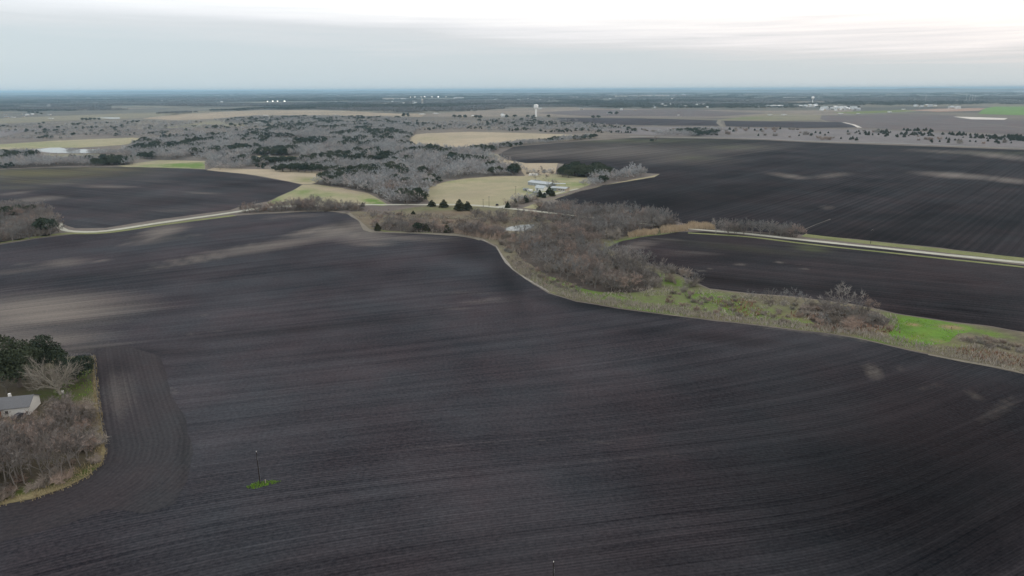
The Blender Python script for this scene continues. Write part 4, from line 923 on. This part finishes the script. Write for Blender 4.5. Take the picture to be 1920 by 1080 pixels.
# ------------------------------------------------------------------ grasses, reeds
def tufts(name, label, cat, polys, per, h, mat, wide=.12, seed=1, thr=0.0, z=.1, cell=6, lean=.3):
    rg = np.random.RandomState(seed); V = []; 
    for poly in polys:
        b = dens(poly, 15); q = G(b[:, 0], b[:, 1]); lo = q.min(0); hi = q.max(0); n = int((hi[0]-lo[0])*(hi[1]-lo[1])*per)
        X = lo[0]+rg.rand(n)*(hi[0]-lo[0]); Y = lo[1]+rg.rand(n)*(hi[1]-lo[1]); px, py, _ = P(X, Y)
        k = in_poly(px, py, poly) & (fbm(X/cell, Y/cell) > thr); X, Y = X[k], Y[k]; n = len(X)
        th = rg.rand(n)*6.28; hh = rg.uniform(*h, n)*(.6+.8*vnoise(X/5, Y/5)); w_ = wide*(.6+.8*rg.rand(n))
        a = np.stack([X-np.cos(th)*w_, Y-np.sin(th)*w_, np.full(n, z)], 1); c = np.stack([X+np.cos(th)*w_, Y+np.sin(th)*w_, np.full(n, z)], 1)
        d = np.stack([X+rg.normal(0, lean, n)*hh, Y+rg.normal(0, lean, n)*hh, z+hh], 1)
        V.append(np.stack([a, c, d], 1).reshape(-1, 3))
    V = np.vstack(V); T = np.arange(len(V)).reshape(-1, 3)
    return tag(link(name, raw_mesh(name, V, T, [mat])), label, cat, kind='stuff')
STRIP = [[(965,488),(1000,514),(1040,532),(1090,548),(1170,563),(1260,577),(1350,590),(1440,601),(1440,611),(1250,589),(1160,577),(1080,563),(1030,547),(1000,530),(962,503)],
         [(1440,601),(1560,612),(1640,624),(1700,636),(1760,652),(1830,648),(1920,668),(2100,700),(2100,740),(1920,699),(1800,674),(1700,652),(1600,630),(1440,611)]]
tufts('tall_grass', 'pale dry tall grass lining the creek side of the ploughed field', 'tall grass', STRIP, 2.2, (.8, 1.8), M['dead_weed'], .16, 11)
tufts('weeds', 'straw tufts over the bright grass crossing', 'weeds', [[(1672,606),(1740,600),(1820,616),(1790,634),(1740,650),(1690,642)]], .5, (.3, .9), M['dead_weed'], .2, 22, thr=.52, cell=7, lean=.5)
tufts('reeds', 'straw coloured reeds at the head of the gravel road', 'reeds', [[(1236,430),(1250,424),(1288,427),(1290,433),(1262,436),(1240,438)],[(1270,430),(1283,424),(1300,420),(1340,424),(1342,431),(1300,429.5)],[(1176,440),(1200,434),(1235,434),(1232,440),(1180,446)]], 3.5, (2.4, 3.6), M['reed'], .2, 12, lean=.12)
tufts('reeds', 'pinkish tan reeds between the creek pond and the field', 'reeds', [[(848,432),(900,434),(945,438),(938,452),(905,448),(852,438)]], 1.6, (3, 5.5), M['reed_pink'], .16, 13, lean=.1)
tufts('weeds', 'dead weeds and brambles over the creek bank', 'weeds', [[(1000,510),(1120,552),(1230,535),(1330,546),(1440,556),(1560,575),(1680,595),(1695,640),(1600,628),(1440,608),(1250,585),(1100,560)]], 1.0, (.4, 1.4), M['dead_weed'], .22, 14, thr=.47, cell=9, lean=.5)
tufts('weeds', 'reddish dead brush on the eastern creek bank', 'weeds', [[(1330,565),(1400,562),(1440,590),(1400,596)],[(1480,585),(1600,600),(1690,625),(1690,645),(1600,628),(1500,612)],[(1800,650),(1920,668),(2000,690),(1920,692),(1790,664)]], .9, (.6, 1.6), M['rust_weed'], .25, 21, thr=.46, cell=10, lean=.5)
tufts('weeds', 'pinkish dead brush around the lane and the creek head', 'weeds', [[(690,394),(760,402),(870,404),(1000,402),(1040,408),(1000,418),(930,424),(900,440),(780,436),(700,430),(672,408)],[(940,440),(985,440),(975,480),(990,505),(962,500),(945,475)]], .45, (.8, 2.4), M['dead_weed'], .3, 15, thr=.44, cell=14, lean=.4)
tufts('yard_grass', 'rough yellowish grass along the farmyard boundary', 'grass', [[(172,668),(180,668),(187,740),(195,795),(203,848),(194,872),(168,897),(120,921),(60,941),(-20,955),(-20,935),(60,915),(120,892),(165,868),(180,845),(178,780)]], 5, (.4, 1.1), M['straw'], .09, 16, thr=.35, z=.17)
tufts('yard_grass', 'green grass patches inside the farmyard', 'grass', [[(120,680),(168,672),(176,740),(178,760),(110,760),(100,740)],[(0,915),(60,900),(80,915),(40,932),(0,940)]], 3.5, (.2, .5), M['grass'], .1, 17, thr=.45, z=.17)
tufts('crossing_grass', 'bright green grass of the creek crossing', 'grass', [[(1690,594),(1780,606),(1810,614),(1790,634),(1740,652),(1690,642),(1665,628)]], 1.6, (.2, .6), M['grass'], .16, 18, thr=.42)
PX, PY = g(488, 908)
pa = [g(x, y) for x, y in [(461,914),(472,908),(486,904),(510,902),(527,902),(522,906),(505,911),(480,918),(468,919)]]
tufts('grass_patch', 'small green grass island around the field pole', 'grass', [[(462,914),(472,908),(486,904),(510,902),(527,903),(522,906),(505,910),(480,917),(468,918)]], 26, (.25, .65), M['grass'], .07, 19, z=.07)

# ------------------------------------------------------------------ structures and small things
def at(o, x, y, rz=0, z=.05, s=1):
    X, Y = g(x, y); o.location = (X, Y, z); o.rotation_euler = (0, 0, rz); o.scale = (s, s, s); return o
def utility_pole(x, y, h, label, arm=0, rz=0, XY=None, lean=0):
    X, Y = XY if XY else g(x, y)
    e = empty('utility_pole', X, Y, .05, rz); e.rotation_euler = (0, lean, rz); tag(e, label, 'utility pole', 'wooden utility poles')
    b = MB(); b.tube((0,0,-.3), (0,0,h), .15, .10, 10); b.build('pole', M['pole_wood'], e)
    b = MB(); b.tube((0,0,h), (0,0,h+.12), .06, .05, 8); b.lathe([(.02,h+.1),(.075,h+.14),(.05,h+.2),(.08,h+.25),(.02,h+.3)], 10); b.build('insulator', M['white'], e)
    if arm:
        b = MB(); b.box(-arm, arm, -.06, .06, h-.6, h-.48); b.build('crossarm', M['pole_wood'], e)
        for s in (-1, 1):
            b = MB(); b.lathe([(.02,h-.48),(.06,h-.44),(.04,h-.38),(.06,h-.32),(.01,h-.28)], 8, cx=s*arm*.85); b.build('insulator', M['white'], e)
    else:
        b = MB(); b.tube((.12,0,h-1.6), (.12,0,h-2.5), .05, .05, 6); b.build('bracket', M['tin'], e)
    b = MB(); b.tube((.15,.02,.4), (.11,.02,h-1.0), .018, .018, 5); b.build('ground_wire', M['tin'], e)
    return e
utility_pole(488, 908, 9.5, 'wooden pole standing in the small green grass island')
utility_pole(0, 0, 9.5, 'pole whose top just shows at the bottom edge of the ploughed field', XY=g(1038, 1053, 9.7))
for x, y, h, lb in [(917,388,9.5,'utility pole beside the lane before the farm drive'),(906,388,7,'thin shorter pole beside the lane'),(967,364,8,'lone pole in the pasture beside the farm'),(1632,457,9.5,'utility pole on the far side of the gravel road'),(1352,433,9.5,'utility pole between the reeds and the hedgerow')]:
    utility_pole(x, y, h, lb, arm=.9, rz=.3)
# little marker and rocks in the pole's grass island
b = MB(); b.tube((0,0,0), (0,0,1.0), .09, .09, 8); b.tube((0,0,1.0), (0,0,1.18), .11, .04, 8)
o = at(b.build('marker_post', M['beige']), 498, 906.5); tag(o, 'short pale marker post in the grass beside the pole', 'marker post')

# the great pale tree in the yard
bp = bare_parts(401, trunk=.20, nl=13, depth=3, kids=4, ntw=17, tw=.0026, tl=.14, spread=.68, upb=.1, rad=.030, droop=.10, len0=.36)
e = empty('bare_tree', *g(113, 741), .15, 1.1); e.scale = (13.5,13.5,13.5); tag(e, 'great pale bare tree with wide spreading limbs in the farmyard', 'bare tree', 'bare leafless trees')
link('trunk', raw_mesh('pale_trunk', bp[0], bp[1], [M['bark_pale']]), e); link('crown', raw_mesh('pale_crown', bp[2], bp[3], [M['twig_pale']]), e)

# farmhouse: grey shingle roof, white walls
hx, hy = g(31, 781)
house = empty('farmhouse', hx, hy, .16, R(14)); tag(house, 'white farmhouse with grey shingle roof in the yard by the thicket', 'house')
b = MB(); b.gable_wall(-8.2, 3.9, 0, 8.5, 0, 3.0, 5.0); b.build('wall', M['white'], house)
b = MB(); b.gable(-8.2, 3.9, 0, 8.5, 3.0, 5.05, .45, .14); rf = b.build('roof', M['shingle'], house)
b = MB(); b.box(-3.2, -2.5, 4.6, 5.3, 4.4, 6.0); b.build('chimney', M['white'], rf)
b = MB(); b.gable_wall(-15, -8.4, 1.5, 7.5, 0, 2.8, 4.3); b.build('wing', M['white'], house)
b = MB(); b.gable(-15, -8.4, 1.5, 7.5, 2.8, 4.35, .35, .14); b.build('wing_roof', M['shingle'], house)
b = MB(); b.box(-8.2, -3.6, -2.6, -.25, 2.65, 2.8); b.build('porch_roof', M['shingle'], house)
for px_ in (-8.0, -5.9, -3.8):
    b = MB(); b.box(px_-.08, px_+.08, -2.5, -2.34, 0, 2.65); b.build('post', M['white'], house)
b = MB(); b.box(-7.9, -4.0, -.12, -.02, .1, 2.5); b.build('porch_wall', M['wood'], house)
b = MB(); b.box(-5.9, -5.0, -.2, -.125, .1, 2.15); b.build('door', M['dark'], house)
for wx in (-2.4,):
    b = MB(); b.box(wx-.5, wx+.5, -.1, -.01, 1.0, 2.2); fr = b.build('window', M['white'], house)
    b = MB(); b.box(wx-.4, wx+.4, -.13, -.105, 1.1, 2.1); b.build('pane', M['glass'], fr)
# a car beside it
def car(x, y, rz, body, label, cat='car', name='car'):
    e = empty(name, *g(x, y), .17, rz); tag(e, label, cat)
    b = MB(); prof = [(-2.2,.35),(-2.25,.8),(-2.1,.95),(-1.3,1.0),(-.75,1.42),(.75,1.45),(1.35,1.0),(2.15,.88),(2.25,.6),(2.2,.35)]
    n = len(prof); vs = [(x_, -.85 if z_ < 1.1 else -.68, z_) for x_, z_ in prof]+[(x_, .85 if z_ < 1.1 else .68, z_) for x_, z_ in prof]
    b.add(vs, [tuple(range(n)), tuple(range(2*n-1, n-1, -1))]+[(i, n+i, n+(i+1) % n, (i+1) % n) for i in range(n)]); b.build('body', body, e)
    b = MB(); b.box(-.7, .7, -.80, .80, 1.03, 1.32); b.build('window', M['glass'], e)
    for wx in (-1.4, 1.4):
        for wy in (-.8, .8):
            b = MB(); b.tube((wx, wy-.12, .33), (wx, wy+.12, .33), .33, .33, 14); wh = b.build('wheel', M['tyre'], e)
            b = MB(); s = 1 if wy > 0 else -1; b.tube((wx, wy+s*.12, .33), (wx, wy+s*.14, .33), .17, .16, 10); b.build('hub', M['tin'], wh)
    return e
M['car_dark'] = plain('car_dark', (.035,.035,.05), .35, .05, 1, 0, .6); M['car_white'] = plain('car_white', (.7,.7,.7), .35, .03, 1, 0, .5)
car(36, 784, 1.4, M['car_dark'], 'dark car parked before the white farmhouse wall')
b = MB(); b.lathe([(0,-1.1),(.35,-1.05),(.5,-.8),(.5,.8),(.35,1.05),(0,1.1)], 16)
tk = empty('gas_tank', *g(2, 781), .9, .5); tag(tk, 'white rounded gas tank before the farmhouse porch', 'gas tank')
o = b.build('tank', M['white'], tk); o.rotation_euler = (0, math.pi/2, 0)
for s in (-.6, .6):
    b = MB(); b.box(s-.08, s+.08, -.35, .35, -.75, -.42); b.build('foot', M['tin'], tk)
b = MB(); b.tube((0,0,.48), (0,0,.68), .12, .1, 10); b.build('cap', M['tin'], tk)
b = MB()
for k in range(7): b.box(k*.9, k*.9+.5, -.15+.1*(k % 2), .15+.1*(k % 2), 0, .12+.05*(k % 3))
tag(at(b.build('stone_edging', M['limestone']), 82, 769, .4), 'short row of pale stones in the brown brush', 'stones')
b = MB(); b.box(-.35,.35,-.3,.3,0,.9); b.gable(-.35,.35,-.3,.3,.9,1.15,.06,.04,1)
tag(at(b.build('storage_box', [M['white'], M['white']]), 118, 738, .4), 'small white box beside the foot of the great pale tree', 'box')
# yard fence: posts and wires
fe = empty('wire_fence', *g(176, 668), .1); tag(fe, 'post and wire fence along the edge of the farmyard', 'fence')
fp = dens([(120,670),(176,667.5),(183,740),(191,795),(199,848)], 4, False); fq = G(fp[:, 0], fp[:, 1]); acc = [0]; 
for a, c in zip(fq[:-1], fq[1:]): acc.append(acc[-1]+np.hypot(*(c-a)))
acc = np.array(acc); org = np.array(g(176, 668)); prev = None
pts_f = [np.array([np.interp(s, acc, fq[:, 0]), np.interp(s, acc, fq[:, 1])])-org for s in np.arange(0, acc[-1], 5)]
for q in pts_f:
    b = MB(); b.tube((*q, 0), (*q, 1.3), .06, .05, 6); b.build('post', M['bark'], fe)
b = MB()
for a, c in zip(pts_f[:-1], pts_f[1:]):
    for z_ in (.45, .8, 1.15): b.tube((*a, z_), (*c, z_), .012, .012, 3, caps=False)
b.build('wire', M['tin'], fe)

# farmstead in the middle distance
def bearing(pa, pb):
    a = g(*pa); c = g(*pb); return a, math.atan2(c[1]-a[1], c[0]-a[0]), math.hypot(c[0]-a[0], c[1]-a[1])
a_, rz, ln = bearing((990,346.5), (1029,351.5))
e = empty('metal_shed', *a_, .12, rz); tag(e, 'long low metal shed with pale curved roof beside the pasture', 'shed')
b = MB(); b.gable_wall(0, ln, 0, 11, 0, 3.0, 4.6); b.build('wall', M['tin'], e)
b = MB(); b.gable(0, ln, 0, 11, 3.0, 4.7, .5, .15); rr = b.build('roof', M['tin_pale'], e)
b = MB(); b.box(4, ln*.45, 5.0, 6.0, 4.8, 5.3); b.build('roof_vent', M['tin'], rr)
b = MB()
for k in range(1, int(ln/4)): b.box(k*4-1.1, k*4+1.1, -.12, -.02, .1, 2.2)
b.build('side_panel', M['tin_pale'], e)
a_, rz, ln = bearing((1033,357.5), (1061,359.5))
e = empty('farmhouse', *a_, .12, rz); tag(e, 'low farm building with shining roof and beige front beside the drive', 'house')
b = MB(); b.box(0, ln, 0, 9, 0, 3.0); b.build('wall', M['beige'], e)
b = MB(); b.gable(0, ln, 0, 9, 3.0, 4.0, .7, .15); b.build('roof', M['tin_pale'], e)
b = MB(); b.box(.2, ln*.38, -.14, -.03, .1, 2.8); b.build('shed_door', M['tin'], e)
for k in range(3):
    b = MB(); x_ = ln*.5+k*ln*.15; b.box(x_, x_+1.8, -.13, -.03, .2, 2.2); dr = b.build('window', M['white'], e)
    b = MB(); b.box(x_+.15, x_+1.65, -.16, -.135, .8, 2.05); b.build('pane', M['dark'], dr)
a_, rz, ln = bearing((1003,357), (1019,359))
e = empty('small_barn', *a_, .12, rz); tag(e, 'small white gabled barn between the shed and the parked vehicles', 'barn')
b = MB(); b.gable_wall(0, ln, 0, 7, 0, 3.0, 5.2); b.build('wall', M['white'], e)
b = MB(); b.gable(0, ln, 0, 7, 3.0, 5.25, .4, .12); b.build('roof', M['tin_pale'], e)
b = MB(); b.box(2, 4.6, -.12, -.02, .05, 2.5); b.build('door', M['tin'], e)
e = empty('open_shed', *g(1046, 351), .12, R(-8)); tag(e, 'open sided shed with flat pale roof behind the low farm building', 'shed')
b = MB(); b.box(-6, 8, -.5, 5, 3.4, 3.6); b.build('roof', M['tin_pale'], e)
for x_ in (-5.6, 1, 7.6):
    for y_ in (-.2, 4.7):
        b = MB(); b.box(x_-.1, x_+.1, y_-.1, y_+.1, 0, 3.4); b.build('post', M['tin'], e)
def trailer(x, y, rz, label, mat, L0=6.0, h=2.6):
    e = empty('trailer', *g(x, y), .15, rz); tag(e, label, 'trailer', 'trailers and vehicles in the farmyard')
    b = MB(); b.box(-L0/2, L0/2, -1.15, 1.15, .6, h); b.box(-L0/2+.3, L0/2-.3, -1.0, 1.0, h, h+.12); b.build('body', mat, e)
    for s in (-.6, .6):
        for y_ in (-1.0, 1.0):
            b = MB(); b.tube((s, y_-.13, .4), (s, y_+.13, .4), .4, .4, 12); b.build('wheel', M['tyre'], e)
    b = MB(); b.box(L0/2, L0/2+1.2, -.06, .06, .5, .62); b.build('tow_bar', M['dark'], e)
    b = MB(); b.box(-1.5, -.4, -1.2, -1.155, 1.4, 2.1); b.build('window', M['glass'], e)
trailer(986, 358, .3, 'grey green trailer at the western end of the parked row', M['tin'])
trailer(994, 360, -.5, 'white trailer second in the parked row by the barn', M['white'], 5)
trailer(1007, 362.5, .1, 'low pale trailer in front of the small white barn', M['tin_pale'], 6.5, 1.9)
trailer(1021, 366, .2, 'small white trailer beside the farm drive hedge', M['white'], 4)
trailer(1000, 330, 0, 'long white trailer behind the long metal shed', M['white'], 11)
trailer(1026, 331, .1, 'short pale trailer behind the tall bare tree', M['beige'], 5)
car(1012, 361.5, .4, M['car_white'], 'white car parked before the small barn')
car(1002, 361.8, .9, M['car_dark'], 'dark car parked beside the white trailer')
b = MB(); b.box(-1.3, 1.3, -1, 1, 0, 1.0); b.box(-1.1, 1.1, -.8, .8, 1.0, 1.5)
tag(at(b.build('mailbox_stand', M['dark']), 932, 385.5), 'small dark box at the mouth of the farm drive', 'box')

# water towers
def tower_column(x, y, h, rt_, rc, label):
    e = empty('water_tower', *g(x, y), 0); tag(e, label, 'water tower')
    b = MB(); b.lathe([(rc*1.3,0),(rc,2),(rc,h*.60),(rc*1.4,h*.66)], 24); b.build('column', M['tower_white'], e)
    b = MB(); b.lathe([(rc*1.4,h*.655),(rt_*.96,h*.70),(rt_,h*.73),(rt_,h*.93),(rt_*.96,h*.96),(rt_*.5,h*.985),(0,h)], 28); tk_ = b.build('tank', M['tower_white'], e)
    b = MB(); b.tube((0,0,h), (0,0,h+1.5), .3, .2, 6); b.build('mast', M['tin'], tk_)
tower_column(1005, 218.5, 46, 8.6, 3.5, 'white cylindrical water tower on a thick column beside the oaks')
X0, Y0 = g(792, 197)
e = empty('water_tower', X0, Y0, 0); tag(e, 'yellowish legged water tower in front of the lit stadium', 'water tower')
b = MB(); b.lathe([(0,26),(5,27),(7.5,30),(7.5,37),(5,41),(0,43)], 24); b.build('tank', M['limestone'], e)
for k in range(6):
    t_ = k*math.pi/3; b = MB(); b.tube((8*math.cos(t_), 8*math.sin(t_), 0), (6.5*math.cos(t_), 6.5*math.sin(t_), 31), .7, .6, 6); b.build('leg', M['limestone'], e)
b = MB(); b.tube((0,0,0), (0,0,27), 1.6, 1.6, 10); b.build('riser', M['limestone'], e)
e = empty('water_tower', *g(1523, 195), 0); tag(e, 'slim white bulb topped water tower beyond the new houses', 'water tower')
b = MB(); b.lathe([(4,0),(2.2,6),(2.0,26),(3.2,31)], 18); b.build('column', M['tower_white'], e)
b = MB(); b.lathe([(3.1,30.8),(8.6,36),(10.2,40),(9.2,45),(5,48.5),(0,49.5)], 22); b.build('tank', M['tower_white'], e)
# stadium light masts
def flood(x, y, h, label, s=1.0):
    e = empty('floodlight_mast', *g(x, y), 0); tag(e, label, 'floodlight', 'lit floodlight masts')
    b = MB(); b.tube((0,0,0), (0,0,h), .5, .3, 8); b.build('mast', M['tin'], e)
    b = MB(); b.box(-4.2*s, 4.2*s, -.4, .0, h-4*s, h+1.5*s); b.build('frame', M['tin'], e)
    for i in range(3):
        for j in range(2):
            b = MB(); b.lathe([(0,0),(.9*s,.2),(1.05*s,.8)], 10); o = b.build('lamp', M['lamp'], e); o.location = ((i-1)*2.7*s, -1.3, h-2.6*s+j*2.6*s); o.rotation_euler = (R(-90), 0, 0)
for x, y, h, s, lb in [(502,196,24,1.0,'first lit mast of the western sports ground'),(512,196,26,1.3,'second lit mast of the western sports ground'),(521,196,26,1.1,'third lit mast of the western sports ground'),(534,196,26,1.4,'fourth lit mast of the western sports ground'),
      (770,187,30,1.0,'westernmost lit mast of the town stadium'),(778.5,187,32,1.3,'second lit mast of the town stadium'),(790,187,30,.8,'dim third mast of the town stadium'),(796.5,187,34,1.6,'fourth and brightest mast of the town stadium'),(810,187,32,1.3,'fifth lit mast of the town stadium'),(822,187,32,1.6,'sixth lit mast of the town stadium'),(836,187,32,.9,'easternmost dim mast of the town stadium')]:
    flood(x, y, h, lb, s)
# thin radio masts
for x, y, h, lb in [(1734.5,194,62,'radio mast above the hilltop building'),(1811,192,48,'first thin mast in the row of four'),(1817,192,52,'second thin mast in the row of four'),(1822,192,58,'third thin mast in the row of four'),(1827,192,50,'fourth thin mast in the row of four')]:
    e = empty('radio_mast', *g(x, y), 0); tag(e, lb, 'radio mast', 'thin radio masts')
    b = MB()
    for k in range(3):
        t_ = k*2.094; b.tube((1.2*math.cos(t_), 1.2*math.sin(t_), 0), (.3*math.cos(t_), .3*math.sin(t_), h), .3, .15, 4)
    for z_ in np.arange(3, h, 4):
        r_ = 1.2-.9*z_/h; q = [(r_*math.cos(k*2.094), r_*math.sin(k*2.094), z_) for k in range(3)]
        for k in range(3): b.tube(q[k], q[(k+1) % 3], .1, .1, 3)
    b.build('lattice', M['white_far'], e)
    b = MB(); b.tube((0,0,h), (0,0,h+4), .15, .08, 5); b.build('aerial', M['white_far'], e)
# lorries on the highway
def lorry(x, y, rz, label, s=1.0):
    e = empty('lorry', *g(x, y), .8, rz); e.scale = (s, s, s); tag(e, label, 'lorry', 'lorries on the distant highway')
    b = MB(); b.box(-8.5, 5.5, -1.3, 1.3, 1.1, 4.2); b.build('trailer', M['white_far'], e)
    b = MB(); b.box(6.0, 8.6, -1.2, 1.2, .9, 3.6); b.box(8.6, 9.5, -1.1, 1.1, .9, 2.1); cb = b.build('cab', M['white_far'], e)
    b = MB(); b.box(7.6, 8.66, -1.23, 1.23, 2.3, 3.2); b.build('window', M['glass'], cb)
    for x_ in (-7.4, -6.2, 4.4, 8.4):
        b = MB(); b.tube((x_, -1.25, .5), (x_, 1.25, .5), .5, .5, 10); b.build('wheel', M['tyre'], e)
for i, (x, y, s, lb) in enumerate([(1444,217,1,'white lorry at the western end of the highway'),(1470,217,1.1,'second white lorry beyond the track end'),(1576,214.5,1.1,'white lorry above the pale far field'),(1609,214,.8,'short white lorry beside the green verge'),(1668,211.5,1.1,'white lorry nearest the bare earth works'),(1694,206.5,1.2,'long white lorry below the wooded verge'),
      (1144,214.5,1.5,'white lorry between two round oaks on the ridge'),(792,215.8,1.3,'white lorry on the tan ridge, the western of two'),(817,214.3,1.3,'white lorry on the tan ridge, the eastern of two'),(499,218.3,1.2,'white lorry at the foot of the tan ridge'),(484,232.8,1.5,'white lorry in the woodland gap'),(1272,217,.7,'small white lorry on the ridge road')]):
    lorry(x, y, -.1+.05*i, lb, s)
# houses, sheds and stores of the plain and the town
def house_mesh(w_, d_, h_, wall, roof, flat=False):
    b = MB()
    if flat: b.box(-w_/2, w_/2, -d_/2, d_/2, 0, h_); b.box(-w_/2+.3, w_/2-.3, -d_/2+.3, d_/2-.3, h_, h_+.3, 1)
    else: b.gable_wall(-w_/2, w_/2, -d_/2, d_/2, 0, h_, h_+d_*.22); b.gable(-w_/2, w_/2, -d_/2, d_/2, h_, h_+d_*.225, .5, .25, 1)
    for k in range(3):
        x_ = (k-1)*w_*.3; b.box(x_-.7, x_+.7, -d_/2-.12, -d_/2-.02, 1, 2.4, 2)
    return b.mesh('house', wall, roof, M['glass'])
HM = [house_mesh(14, 10, 3, M['white_far'], M['roof_grey']), house_mesh(16, 10, 5.5, M['white_far'], M['tin_pale']), house_mesh(13, 9, 3, M['beige'], M['roof_grey']), house_mesh(14, 10, 5.5, M['beige'], M['white_far']), house_mesh(12, 9, 5.5, M['white_far'], M['white_far'])]
WM = [house_mesh(70, 30, 9, M['white_far'], M['white_far'], True), house_mesh(45, 30, 8, M['white_far'], M['tin_pale'], True), house_mesh(90, 40, 10, M['limestone'], M['white_far'], True)]
SITES = [((1418,1448,198,203),16,'in the white cluster of new houses'),((1450,1480,198,203),16,'in the second cluster of new houses'),((1488,1535,198,201),18,'in the houses under the slim water tower'),((1536,1580,202,208),34,'in the pale housing rows'),((1580,1614,202,207),26,'in the eastern pale housing rows'),
         ((1225,1330,196,203),44,'in the suburb before the dust cloud'),((1000,1100,185,196),20,'among the town trees east of the tower'),((730,800,190,197),14,'in the town below the stadium'),((900,1000,184,192),14,'at the middle of the town'),((1100,1300,182,190),26,'on the far side of the town'),
         ((590,640,192,195),6,'in the hamlet right of the sports ground'),((20,100,196,200),6,'in the western hamlet'),((10,105,214,223),7,'among the farms on the western plain'),((860,960,214,222),8,'in the farmstead left of the white water tower'),((1716,1760,199,201),7,'at the highway junction'),((1780,1812,202,204),5,'at the bare earth works'),((280,480,182,196),8,'in the far woods of the west'),((1560,1760,180,192),8,'in the far woods of the east'),((1000,1200,205,212),4,'on the bare ridge')]
hr = np.random.RandomState(9)
for (x0, x1, y0, y1), n, where in SITES:
    pp = sorted([(hr.uniform(x0, x1), hr.uniform(y0, y1)) for _ in range(n)])
    for i, (x, y) in enumerate(pp):
        o = link('house', HM[hr.randint(len(HM))]); s = hr.uniform(.9, 1.5)*(1.0 if y < 206 else .8); at(o, x, y, hr.choice([0, .2, 1.6, -.3]), .5, s)
        tag(o, f'small pale house {where}, {nth(i+1)} from the left', 'house', 'small pale houses of the plain')
WH = []
for i, (x, y, k, s) in enumerate([(733,187.2,2,2.2),(748,186.6,0,2),(755,187,1,2),(860,185,0,2),(1008,184.5,1,2),(1035,184.5,0,1.6),(1095,185.5,1,1.3),(1075,184,0,2),(1165,182.5,2,2),(1185,181.8,0,2.3),(1210,181.4,2,2.5),(1240,180.5,2,2.2),(1262,180.3,0,2.5),(1282,179,1,2),(1300,192.5,0,1.2),(1312,192,1,1),(1410,198.5,1,.9),(1432,199,1,.8),(1452,199,0,.8),(1470,199,1,.8),(1480,185,0,2),(1500,185,2,1.6),(1603,179.5,0,1.5),(1735,194,1,1.0),(1800,191,2,1.0),(1820,192,0,1.0),(1840,191.5,2,.8),(1910,168.8+4,0,3),(484,231,0,.5),(662,238.5,0,.3),(295,189.5,0,.7),(96,223,1,.4),(25,220.5,0,.3),(645,202.5,1,.8)]):
    o = link('warehouse', WM[k]); at(o, x, y, hr.uniform(-.15, .15), .5, s*.8); WH.append((x, o))

for i, (x, o) in enumerate(sorted(WH, key=lambda q: q[0])): tag(o, f'white flat roofed warehouse far out on the plain, {nth(i+1)} from the left', 'warehouse', 'white warehouses of the town')
# distant ridges
def ridge(r0, r1, a0, a1, hmax, seed):
    n = 160; V = []; T = []
    for i in range(n+1):
        a = R(a0+(a1-a0)*i/n); e_ = math.sin(math.pi*i/n)**.5
        hh = hmax*e_*(.35+.65*float(fbm(i/9.+seed, seed*3.1, 4)))
        for j, (rr, k) in enumerate(((r0, 0), (r0+(r1-r0)*.3, .7), (r0+(r1-r0)*.55, 1.0), (r1, 0))):
            V.append((math.sin(a)*rr, math.cos(a)*rr, hh*k-.5))
    for i in range(n):
        for j in range(3):
            k = i*4+j; T += [(k, k+4, k+5), (k, k+5, k+1)]
    tag(link('hills', raw_mesh('hills', V, T, [M['ground']])), kind='structure')
ridge(27000, 36000, -42, -4, 124, 2); ridge(30000, 38000, -10, 22, 122, 5); ridge(23000, 30000, 14, 42, 116, 8)

# ------------------------------------------------------------------ air
b = MB(); b.box(-44500, 44500, -2500, 44500, -1, 128)
hz = b.build('haze', []); tag(hz, 'thin bluish haze filling the air over the plain', 'haze', kind='stuff')
m = bpy.data.materials.new('haze'); m.use_nodes = True; t = m.node_tree; t.nodes.clear()
pv = t.nodes.new('ShaderNodeVolumePrincipled'); pv.inputs['Color'].default_value = (.53,.80,1.0,1); pv.inputs['Density'].default_value = 6.1e-5; pv.inputs['Anisotropy'].default_value = 0.7
ou = t.nodes.new('ShaderNodeOutputMaterial'); t.links.new(pv.outputs[0], ou.inputs['Volume'])
hz.data.materials.append(m)
